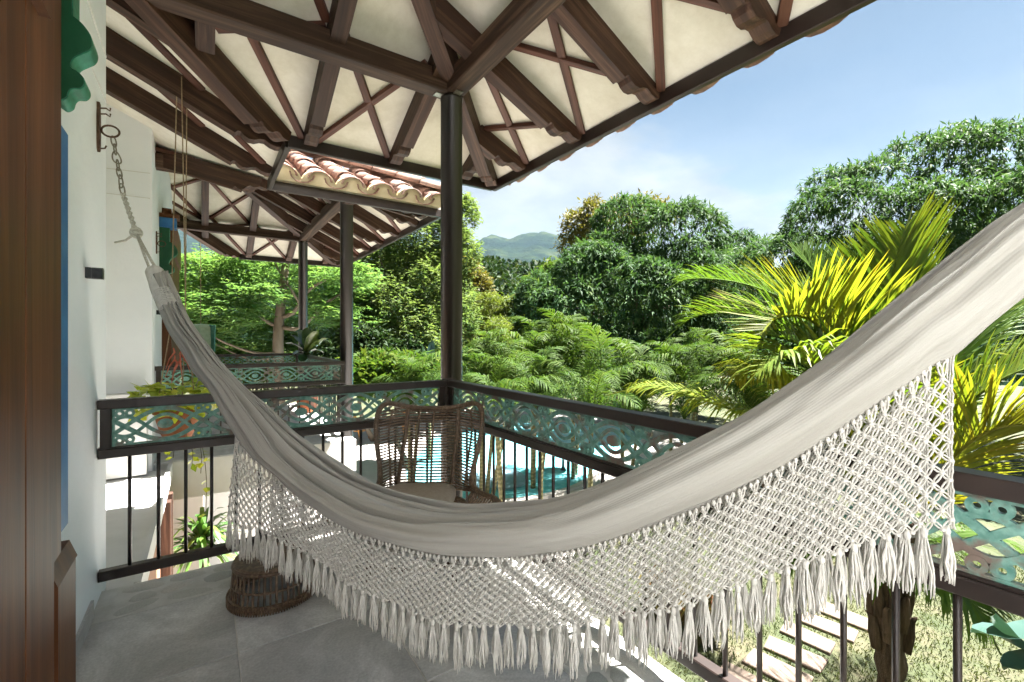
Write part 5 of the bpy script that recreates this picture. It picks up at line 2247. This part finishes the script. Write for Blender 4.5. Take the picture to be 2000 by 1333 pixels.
DP = float(np.dot(PB[:2], LOOK[:2]))


def pf(px, py, dd):
    return at_d(px, py, DP + dd)


# every frond: way points (pixel column, row, depth relative to the trunk), leaflet length, colours
FR = [
    ([(1690, 820, -.5), (1722, 650, -.5), (1752, 505, -.4), (1786, 395, -.3)], 1.05, .30, .75, .35, .06, 0.25, 80),
    ([(1690, 830, -.2), (1645, 690, -.3), (1575, 622, -.4), (1505, 630, -.5), (1452, 716, -.6)], 1.02, .45, .92, .7, .05, 0.2, 92),
    ([(1660, 800, .2), (1560, 660, .4), (1460, 617, .6), (1355, 620, .8), (1280, 685, .9)], 0.79, .15, .60, .5, .25, 0.0, 87),
    ([(1660, 790, .5), (1570, 620, .8), (1470, 560, 1.1), (1350, 545, 1.3), (1290, 575, 1.4)], 0.77, .10, .50, .5, .25, 0.0, 80),
    ([(1690, 780, .4), (1640, 620, .7), (1585, 525, .9), (1520, 470, 1.2)], 0.84, .10, .50, .7, .05, 0.3, 80),
    ([(1640, 900, -.2), (1520, 840, -.2), (1400, 790, -.1), (1270, 758, .1), (1172, 776, .2)], 0.77, .35, .80, .3, .45, 0.0, 90),
    ([(1640, 860, -.4), (1540, 760, -.6), (1460, 715, -.7), (1412, 770, -.8)], 0.61, .60, .90, .1, .9, 0.0, 62),
    ([(1690, 830, -.6), (1600, 720, -.9), (1520, 700, -1.1), (1440, 770, -1.2)], 0.77, .30, .75, .4, .4, 0.0, 75),
    ([(1790, 830, .2), (1870, 690, .4), (1960, 600, .6), (2080, 560, .8)], 0.96, .15, .60, .5, .2, 0.2, 87),
    ([(1800, 880, -.3), (1900, 780, -.6), (2010, 720, -.8), (2130, 730, -.9)], 0.96, .25, .75, .45, .3, 0.0, 87),
    ([(1810, 950, -.5), (1900, 860, -.9), (1990, 830, -1.1), (2090, 850, -1.2)], 0.79, .55, 1.0, .5, .2, 0.3, 80),
    ([(1790, 820, .9), (1860, 680, 1.4), (1930, 620, 1.8), (2010, 610, 2.1)], 0.90, .10, .45, .4, .25, 0.0, 75),
    ([(1760, 1120, -.5), (1820, 1110, -.9), (1900, 1180, -1.2), (1960, 1290, -1.3)], 0.54, .05, .35, .2, .7, 0.0, 57),
    ([(1700, 1080, -.3), (1620, 1030, -.5), (1540, 1060, -.7), (1480, 1130, -.8)], 0.64, .05, .35, .2, .6, 0.0, 57),
    ([(1800, 1060, .4), (1900, 1040, .8), (2010, 1090, 1.0)], 0.77, .05, .40, .3, .5, 0.0, 62),
    ([(1700, 840, -.3), (1655, 700, -.3), (1600, 600, -.2), (1535, 535, .0)], .85, .20, .62, .6, .10, 0.2, 80),
    ([(1690, 820, -.1), (1600, 700, .0), (1500, 655, .1), (1395, 670, .2)], .75, .15, .55, .5, .25, 0.0, 80),
    ([(1705, 800, .0), (1690, 640, .1), (1655, 540, .2), (1600, 480, .4)], .80, .15, .55, .6, .10, 0.2, 76),
    ([(1740, 900, .9), (1680, 700, 1.6), (1600, 640, 2.2), (1520, 650, 2.7)], 0.79, .10, .45, .4, .3, 0.0, 70),
]
for k, (wp, Lm, v0, v1, lift, dr, tw, n) in enumerate(FR):
    path = [CT + np.array([0, 0, -.05])] + [pf(*p) for p in wp]
    me = frond_mesh('coconut_frond', path, int(n * 1.6), Lm, M['coconut'], rp, .023, v0, v1 * .86, lift, dr, 1.25 if k == 0 else .75, .024, twist=tw)
    link('frond', me, None, coco)

# pool-side palms: slender ringed trunks, arching crowns
ra = np.random.default_rng(11)
AR = []
for v in range(5):
    reach = 1.45 + .15 * v
    rise = .55 + .22 * v
    path = [(0, 0, 0), (reach * .3, 0, rise * .75), (reach * .65, 0, rise), (reach, 0, rise * .62)]
    AR.append(frond_mesh('areca_frond', [np.array(p) for p in path], 40, .58, M['areca'], ra, .024, .0 + .08 * v, .75, .12, .75, .6, .014))


def palm(label, px, d, ztop, tr, n, sc, lean=(0, 0), multi=1):
    g = at_d(px, HOR, d)
    t = thing('garden_palm', label, 'palm', (g[0], g[1], GROUND), group='garden palms by the pool')
    for s in range(multi):
        o = np.array([0.0, 0, 0]) if s == 0 else np.array([ra.normal() * .35, ra.normal() * .35, ra.uniform(-.7, -.1)])
        top = np.array([g[0] + lean[0] + o[0], g[1] + lean[1] + o[1], ztop + o[2]])
        mb = MB()
        b0 = np.array([g[0] + o[0] * .4, g[1] + o[1] * .4, GROUND])
        pts = catmull([b0, b0 * .6 + top * .4 + np.array([lean[0] * .2, lean[1] * .2, 0]), top], 10)
        mb.tube(pts, list(np.linspace(tr, tr * .75, 10)), 9)
        mb.build('trunk', M['palmtrunk'], t, smooth=True)
        for k in range(n):
            a = 2.399 * k + ra.uniform(-.3, .3)
            v = AR[int(ra.integers(0, 5))]
            m = Matrix.Translation(top) @ Matrix.Rotation(a, 4, 'Z') @ Matrix.Rotation(ra.uniform(-.95, .30), 4, 'Y') @ Matrix.Scale(sc * ra.uniform(.8, 1.15), 4)
            link('frond', v, None, t, m)
    return t


palm('pool palm with a leaning yellow green trunk, nearest the corner column', 995, 9.2, -.25, .065, 11, .85, (-.25, .1))
palm('pool palm with a ringed upright trunk in front of the water', 1056, 9.8, -.15, .060, 11, .85)
palm('pool palm with a green trunk close to where the hammock meets the railing', 1148, 9.4, -.35, .060, 10, .85, (.1, 0))
palm('bushy palm left of the corner column, low behind the railing', 800, 13.0, -.6, .06, 10, .9, multi=2)
palm('bushy palm right of the corner column above the railing', 940, 12.0, -.25, .06, 11, 1.0, multi=3)
palm('tall clustered palm crown behind the leaning pool palm', 1040, 13.0, -.05, .06, 11, 1.1, multi=3)
palm('clustered palm at the foot of the middle mango', 1120, 14.0, -.15, .06, 11, 1.1, multi=3)
palm('low clustered palm beside the mango foot, centre right', 1215, 13.5, -.45, .06, 10, 1.05, multi=3)
palm('clustered palm left of the coconut palm\'s lowest frond', 1310, 13.5, -.5, .06, 10, 1.0, multi=3)
palm('small fan of palm leaves between mango and coconut palm', 1350, 17.0, .0, .06, 10, 1.0, multi=2)
palm('dark clustered palm behind the coconut fronds', 1450, 12.0, -.5, .06, 10, 1.0, multi=3)

# broad grey-green leaves left of the column
rb = np.random.default_rng(8)


def broad_leaf(path, wid, mat, rng, v, n=9, wave=.05, name='broad_leaf'):
    """one large leaf: strip of quads with a raised midrib fold"""
    C = catmull(path, n)
    T = unit(np.gradient(C, axis=0))
    side = unit(np.cross(T, np.array([0.05, 0.02, 1.0])))
    nr = np.cross(side, T)
    f = np.linspace(0, 1, n)
    w = wid * np.sin(np.clip(f * .93 + .06, 0, 1) * math.pi) ** .65
    w[-1] = .002
    rip = wave * wid * np.sin(f * 17)[:, None]
    Lp = C + side * w[:, None] * .5 + nr * (wid * .10 + rip)
    Rp = C - side * w[:, None] * .5 + nr * (wid * .10 - rip)
    V = np.stack([Lp, C, Rp], 1).reshape(-1, 3)
    i = np.arange(n - 1) * 3
    F = np.vstack([np.stack([i, i + 1, i + 4, i + 3], 1), np.stack([i + 1, i + 2, i + 5, i + 4], 1)])
    return np_mesh(name, V, F, M[mat], np.full(len(F), v), smooth=True)


c = at_d(838, 745, 16)
t = thing('traveller_palm', 'grey green plant with broad paddle leaves left of the nearest column', 'plant', (c[0], c[1], GROUND))
mb = MB()
mb.tube([(c[0], c[1], GROUND), (c[0], c[1], c[2] - .3)], [.09, .06], 8)
mb.build('stem', M['palmtrunk'], t)
for (tx, ty) in ((800, 690), (822, 672), (845, 665), (868, 680), (790, 720), (855, 700)):
    tip = at_d(tx, ty, 16 + rb.uniform(-.4, .4))
    link('leaf', broad_leaf([c + np.array([0, 0, -.4]), .5 * (c + tip) + np.array([0, 0, .12]), tip], .32, 'bigleaf', rb, rb.uniform(.5, 1)), None, t)

# blue-green leaves close to the railing at the lower right
c = at_d(2040, 1330, 2.5)
t = thing('elephant_ear_plant', 'large blue green leaves outside the railing at the lower right corner', 'plant', (c[0], c[1], GROUND))
mb = MB()
mb.tube([(c[0], c[1], GROUND), (c[0] + .05, c[1], -1.6), (c[0], c[1], c[2])], [.045, .035, .02], 8)
mb.build('stem', M['palmtrunk'], t)
for (bx_, by_, mx, my, tx, ty, w) in ((2060, 1245, 1990, 1240, 1896, 1236, .17), (2050, 1290, 1985, 1262, 1940, 1205, .16), (2060, 1300, 2010, 1290, 1960, 1310, .15)):
    link('leaf', broad_leaf([c, at_d(bx_, by_, 2.45), at_d(mx, my, 2.35), at_d(tx, ty, 2.3)], w, 'bigleaf', rb, rb.uniform(.2, .9), 12), None, t)

# ------------------------------------------------------------------ plants and pots on and below the balconies
hp = at_d(347, 825, 3.52)
t = thing('hanging_planter', 'terracotta pot of trailing yellow green leaves hung on ropes behind the near railing', 'planter', hp)
mb = MB()
mb.lathe([(.085, -.13), (.115, -.06), (.135, .02), (.146, .075), (.158, .078), (.158, .105), (.140, .105), (.132, .07), (.02, .06)], 24, tuple(hp))
mb.build('pot', M['pot'], t, smooth=False)
for k, (px, dx, dy) in enumerate(((346, -.13, -.05), (354.5, .12, -.07), (365, .02, .14))):
    top = at_d(px, 150, 3.52 + (.0 if k < 2 else .12))
    top[2] = 3.40
    mb = MB()
    pts = [np.array([hp[0] + dx, hp[1] + dy, hp[2] + .09]), np.array([.7 * top[0] + .3 * (hp[0] + dx), .7 * top[1] + .3 * (hp[1] + dy), hp[2] + .75]), top]
    mb.tube(pts, .0045, 6)
    mb.build('hanger_rope', M['thinrope'], t)
mb = MB()
tc = at_d(350, 702, 3.50)
for k in range(9):
    a = k * .7
    q = tc + np.array([.03 * math.cos(a), .03 * math.sin(a), .055 * math.sin(k * 1.9)])
    mb.tube([q + np.array([.012 * math.cos(k), 0, .035]), q, q + np.array([.035 * math.cos(a), .035 * math.sin(a), -.05]), q + np.array([.06 * math.cos(a), .06 * math.sin(a), -.13])], [.005, .008, .005, .002], 6)
mb.build('coral_binding', M['pink'], t, smooth=True)
rpn = np.random.default_rng(3)
n = 330
ang = rpn.uniform(0, 6.283, n)
rad = .05 + .20 * rpn.random(n) ** .6
base = np.stack([hp[0] + rad * np.cos(ang), hp[1] + rad * np.sin(ang), hp[2] + .10 + .20 * rpn.random(n) - .55 * np.clip(rad - .17, 0, 1)], 1)
d = np.stack([np.cos(ang), np.sin(ang), rpn.normal(size=n) * .5 - .1], 1)
V, F = leaves(base, d, rpn.uniform(.06, .11, n), rpn.uniform(.05, .08, n), rng=rpn)
link('foliage', np_mesh('pothos_foliage', V, F, M['pothos'], rpn.random(n)), None, t)
for (px, y0, y1, m) in ((402, 870, 1005, 9), (392, 850, 925, 9), (338, 860, 895, 7), (320, 840, 880, 6), (375, 860, 905, 8), (352, 850, 875, 5)):
    a, b = at_d(px - 8, y0, 3.45), at_d(px, y1, 3.45)
    mid = .5 * (a + b) + RIGHT * .02
    C = catmull([hp + (a - hp) * .5 + np.array([0, 0, .10]), a, mid, b], 16)
    mb = MB()
    mb.tube(C, .0025, 5)
    vn = mb.build('vine', M['palmtrunk'], t)
    k = rpn.integers(4, 16, m)
    bb = C[k]
    dd = np.stack([rpn.normal(size=m), rpn.normal(size=m), -np.abs(rpn.normal(size=m)) * .6 - .2], 1)
    V, F = leaves(bb, dd, rpn.uniform(.05, .075, m), rpn.uniform(.04, .055, m), rng=rpn)
    link('vine_leaves', np_mesh('vine_leaves', V, F, M['pothos'], rpn.random(m)), None, vn)

# fiddle-leaf plant in a pot on the second balcony
g = at_d(600, 700, 8.3)
t = thing('potted_fig', 'potted fig with big glossy leaves on the second balcony, beside the far column', 'potted plant', (g[0], g[1], 0))
mb = MB()
mb.lathe([(.10, 0), (.16, .02), (.19, .30), (.20, .34), (.17, .34), (.16, .28), (.02, .27)], 20, (g[0], g[1], 0.001))
mb.build('pot', M['pot'], t)
mb = MB()
mb.tube([(g[0], g[1], .25), (g[0] + .03, g[1], .7), (g[0], g[1], 1.15)], [.02, .016, .01], 7)
mb.build('stem', M['darkbark'], t)
for i, (tx, ty, v) in enumerate(((556, 672, .2), (566, 655, .3), (585, 645, .5), (600, 640, .8), (618, 648, 1.0), (640, 662, 1.0), (632, 690, .3), (612, 705, .2), (590, 708, .3), (572, 695, .1), (625, 675, .9), (600, 690, .4), (592, 660, .6))):
    st = np.array([g[0], g[1], 1.0 + .18 * rb.random()])
    tip = at_d(tx, ty, 8.3 + rb.uniform(-.25, .25))
    link('leaf', broad_leaf([st, .45 * st + .55 * tip + np.array([0, 0, .06]), tip], .20, 'fig', rb, v), None, t)

# pale green lantern hanging at the second balcony
g = at_d(392, 660, 8.6)
t = thing('fabric_lantern', 'pale green fabric lantern hanging past the hammock cloth', 'lantern', g)
M['paleg'] = plain('pale_green_cloth', (0.30, 0.40, 0.27), (0.40, 0.50, 0.36), 12, .9, .2)
M['tealg'] = plain('teal_cloth', (0.06, 0.20, 0.15), (0.10, 0.26, 0.20), 12, .9, .2)
mb = MB()
mb.lathe([(.06, .26), (.15, .25), (.185, .20), (.195, .0), (.195, -.25), (.17, -.26)], 22, tuple(g))
mb.build('shade', M['paleg'], t, smooth=True)
mb = MB()
q = g + RIGHT * .215
mb.prism([q + RIGHT * -.03 + np.array([0, 0, -.26]), q + RIGHT * .04 + np.array([0, 0, -.26]), q + RIGHT * .05 + np.array([0, 0, .24]), q + RIGHT * -.05 + np.array([0, 0, .24])], (0, 0, 0), LOOK * .03)
mb.build('cloth_strip', M['tealg'], t)
mb = MB()
mb.tube([g + np.array([0, 0, .26]), np.array([g[0], g[1], 3.3])], .006, 5)
mb.build('cord', M['thinrope'], t)

# dracaena below, seen through the balusters
g = at_d(395, 1020, 4.9)
t = thing('dracaena_plant', 'spiky dracaena growing below, seen between the balusters', 'plant', (g[0], g[1], GROUND))
mb = MB()
mb.tube([(g[0], g[1], GROUND), (g[0] + .05, g[1], -1.6), (g[0], g[1], g[2] - .1)], [.07, .05, .04], 8)
mb.build('stem', M['darkbark'], t)
rd = np.random.default_rng(14)
VV, FF, va = [], [], []
k = 0
for i in range(95):
    a = i * 2.399
    el = rd.uniform(-.5, 1.3)
    e = np.array([math.cos(a) * math.cos(el), math.sin(a) * math.cos(el), math.sin(el)])
    st = np.array([g[0], g[1], g[2] - .05 - .35 * rd.random()])
    L = rd.uniform(.30, .52)
    C = catmull([st, st + e * L * .55, st + e * L - np.array([0, 0, .10 + .12 * rd.random()])], 6)
    s = unit(np.cross(e, [0, 0, 1.0]) + 1e-6)
    w = .022 * np.array([.6, 1, 1, .85, .5, .03])
    v = np.stack([C + s * w[:, None], C - s * w[:, None]], 1).reshape(-1, 3)
    j = np.arange(5) * 2 + k
    VV.append(v)
    FF.append(np.stack([j, j + 1, j + 3, j + 2], 1))
    va.append(np.full(5, rd.random()))
    k += 12
link('foliage', np_mesh('dracaena_foliage', np.vstack(VV), np.vstack(FF), M['spiky'], np.concatenate(va)), None, t)

# terracotta bowl on the lower terrace
g = at_z(452, 1030, -2.2)
t = thing('terracotta_bowl', 'orange terracotta bowl on the terrace below, behind the balusters', 'bowl', (g[0], g[1], GROUND))
mb = MB()
mb.lathe([(.10, 0), (.12, .3), (.10, .62), (.30, .75), (.40, .90), (.36, .90), (.26, .79), (.02, .76)], 22, (g[0], g[1], GROUND + .008))
mb.build('bowl_body', M['pot'], t)


# yellow wooden chairs on the far terrace
def terrace_chair(label, px, py, rot):
    p = at_z(px, py, GROUND)
    t = thing('terrace_chair', label, 'chair', (p[0], p[1], GROUND + .008), group='yellow terrace chairs')
    m0 = Matrix.Translation((p[0], p[1], GROUND + .008)) @ Matrix.Rotation(rot, 4, 'Z')

    def bxp(nm, a, b):
        mb = MB()
        mb.box(a, b)
        mb.build(nm, M['yellowwood'], t, mtx=m0)
    bxp('seat', (-.30, -.30, .36), (.30, .30, .40))
    mb = MB()
    mb.prism([(-.30, .26, .402), (.30, .26, .402), (.27, .42, .98), (-.27, .42, .98)], (0, 0, 0), (0, .035, .01))
    mb.build('backrest', M['yellowwood'], t, mtx=m0)
    for sx in (-1, 1):
        for y in (-.28, .24):
            bxp('leg', (sx * .28 - .03, y - .03, 0), (sx * .28 + .03, y + .03, .359))
        bxp('armrest', (sx * .34 - .05, -.32, .56), (sx * .34 + .05, .28, .59))
        bxp('arm_support', (sx * .34 - .025, -.28, .30), (sx * .34 + .025, -.22, .559))
    return t


terrace_chair('left one of two yellow wooden chairs on the far terrace', 702, 858, .6)
terrace_chair('right one of two yellow wooden chairs, seen through the rattan chair', 800, 845, -.3)

# dark bowl fountain standing in the pool
p = at_z(1100, 920, GROUND)
t = thing('fountain_bowl', 'small dark bowl on a stem standing in the pool', 'fountain', (p[0], p[1], GROUND + .04))
mb = MB()
mb.lathe([(.10, 0), (.05, .1), (.04, .45), (.10, .5), (.36, .60), (.38, .63), (.33, .63), (.05, .55)], 20, (p[0], p[1], GROUND + .036))
mb.build('bowl_body', M['black'], t)

# stepping stones across the lawn
for i, lab in enumerate(('nearest to the house', 'second from the house', 'third from the house', 'fourth from the house', 'fifth from the house', 'sixth from the house', 'farthest from the house')):
    x = 5.15 + i * .52
    t = MB()
    rs = random.Random(i)
    hw, hd = .17 + rs.uniform(-.01, .02), .34 + rs.uniform(-.03, .03)
    cs = [(-hw, -hd), (hw, -hd), (hw, hd), (-hw, hd)]
    cs = [(c[0] + rs.uniform(-.02, .02), c[1] + rs.uniform(-.02, .02)) for c in cs]
    vs = [(c[0], c[1], 0) for c in cs] + [(c[0], c[1], .03) for c in cs] + [(c[0] * .95, c[1] * .97, .04) for c in cs]
    t.add(vs, [(0, 1, 5, 4), (1, 2, 6, 5), (2, 3, 7, 6), (3, 0, 4, 7), (4, 5, 9, 8), (5, 6, 10, 9), (6, 7, 11, 10), (7, 4, 8, 11), (8, 9, 10, 11)])
    o = t.build('stepping_stone', M['stepping'], mtx=Matrix.Translation((x, 3.0 + .05 * math.sin(i * 2), GROUND + .003)) @ Matrix.Rotation(.12 + rs.uniform(-.06, .06), 4, 'Z'))
    tag(o, 'pinkish stepping stone in the lawn, ' + lab, 'stepping stone', 'stepping stones in the lawn')

# croton shrubs on the lawn edge
for (px, py, lab) in ((1365, 1180, 'orange and green croton shrub behind the fringe, left one'), (1290, 1140, 'orange and green croton shrub behind the fringe, farther one')):
    p = at_z(px, py + 60, GROUND)
    t = thing('croton_shrub', lab, 'shrub', p, group='croton shrubs')
    mb = MB()
    for k in range(5):
        a = k * 1.3
        mb.tube([(p[0], p[1], GROUND), (p[0] + .12 * math.cos(a), p[1] + .12 * math.sin(a), GROUND + .35)], .012, 5)
    mb.build('stems', M['darkbark'], t)
    bl = [((p[0], p[1], GROUND + .36), (.24, .24, .22)), ((p[0] + .15, p[1] + .1, GROUND + .3), (.15, .15, .15))]
    link('foliage', crown_mesh('croton_foliage', bl, 70, 6, .20, .05, M['croton'], rd, droop=.3, jitter=.03, inner=.3), None, t)


# lawn blades near the house: nobody could count them
def lawn():
    n = 60000
    r_ = np.random.default_rng(2)
    x = r_.uniform(3.0, 13.0, n)
    y = r_.uniform(-1.5, 8.0, n)
    keep = ~((np.abs(y - 3.0) < .36) & (x > 4.9) & (x < 8.6) & (((x - 5.15 + .18) % .52) < .36))
    keep &= ~((y > 6.2 + (x - 5.5) * .75) | (y > 8.0) | ((y > 4.2) & (x < 4.6)))
    x, y = x[keep], y[keep]
    n = len(x)
    base = np.stack([x, y, np.full(n, GROUND)], 1)
    d = np.stack([r_.normal(size=n) * .6, r_.normal(size=n) * .6, np.ones(n)], 1)
    V, F = leaves(base, d, r_.uniform(.03, .085, n), .012, rng=r_, upv=np.array([1.0, 0, 0]))
    var = np.clip(.5 + .25 * np.sin(x * 1.3 + np.sin(y * 1.1) * 2) * np.cos(y * .9) + r_.normal(size=n) * .18, 0, 1)
    o = link('grass', np_mesh('grass', V, F, M['grassblade'], var))
    o["label"] = 'short patchy lawn grass below the balcony'
    o["category"] = 'grass'
    stuff(o)


lawn()


# ------------------------------------------------------------------ the air: far hills fade into pale blue
mb = MB()
mb.box((-1800, -400, GROUND - 12), (4200, 4200, 1150))
me = mb.mesh('haze')
hm = bpy.data.materials.new('pale_haze')
hm.use_nodes = True
hn, hl = hm.node_tree.nodes, hm.node_tree.links
hn.clear()
ho = hn.new("ShaderNodeOutputMaterial")
hv = hn.new("ShaderNodeVolumePrincipled")
hv.inputs["Color"].default_value = (0.55, 0.78, 1.0, 1)
hv.inputs["Density"].default_value = 0.000036
hv.inputs["Anisotropy"].default_value = 0.0
hl.new(hv.outputs[0], ho.inputs["Volume"])
me.materials.append(hm)
hz = bpy.data.objects.new('haze', me)
COL.objects.link(hz)
stuff(hz)
hz["label"] = 'thin pale haze over the distant hills'
hz["category"] = 'haze'
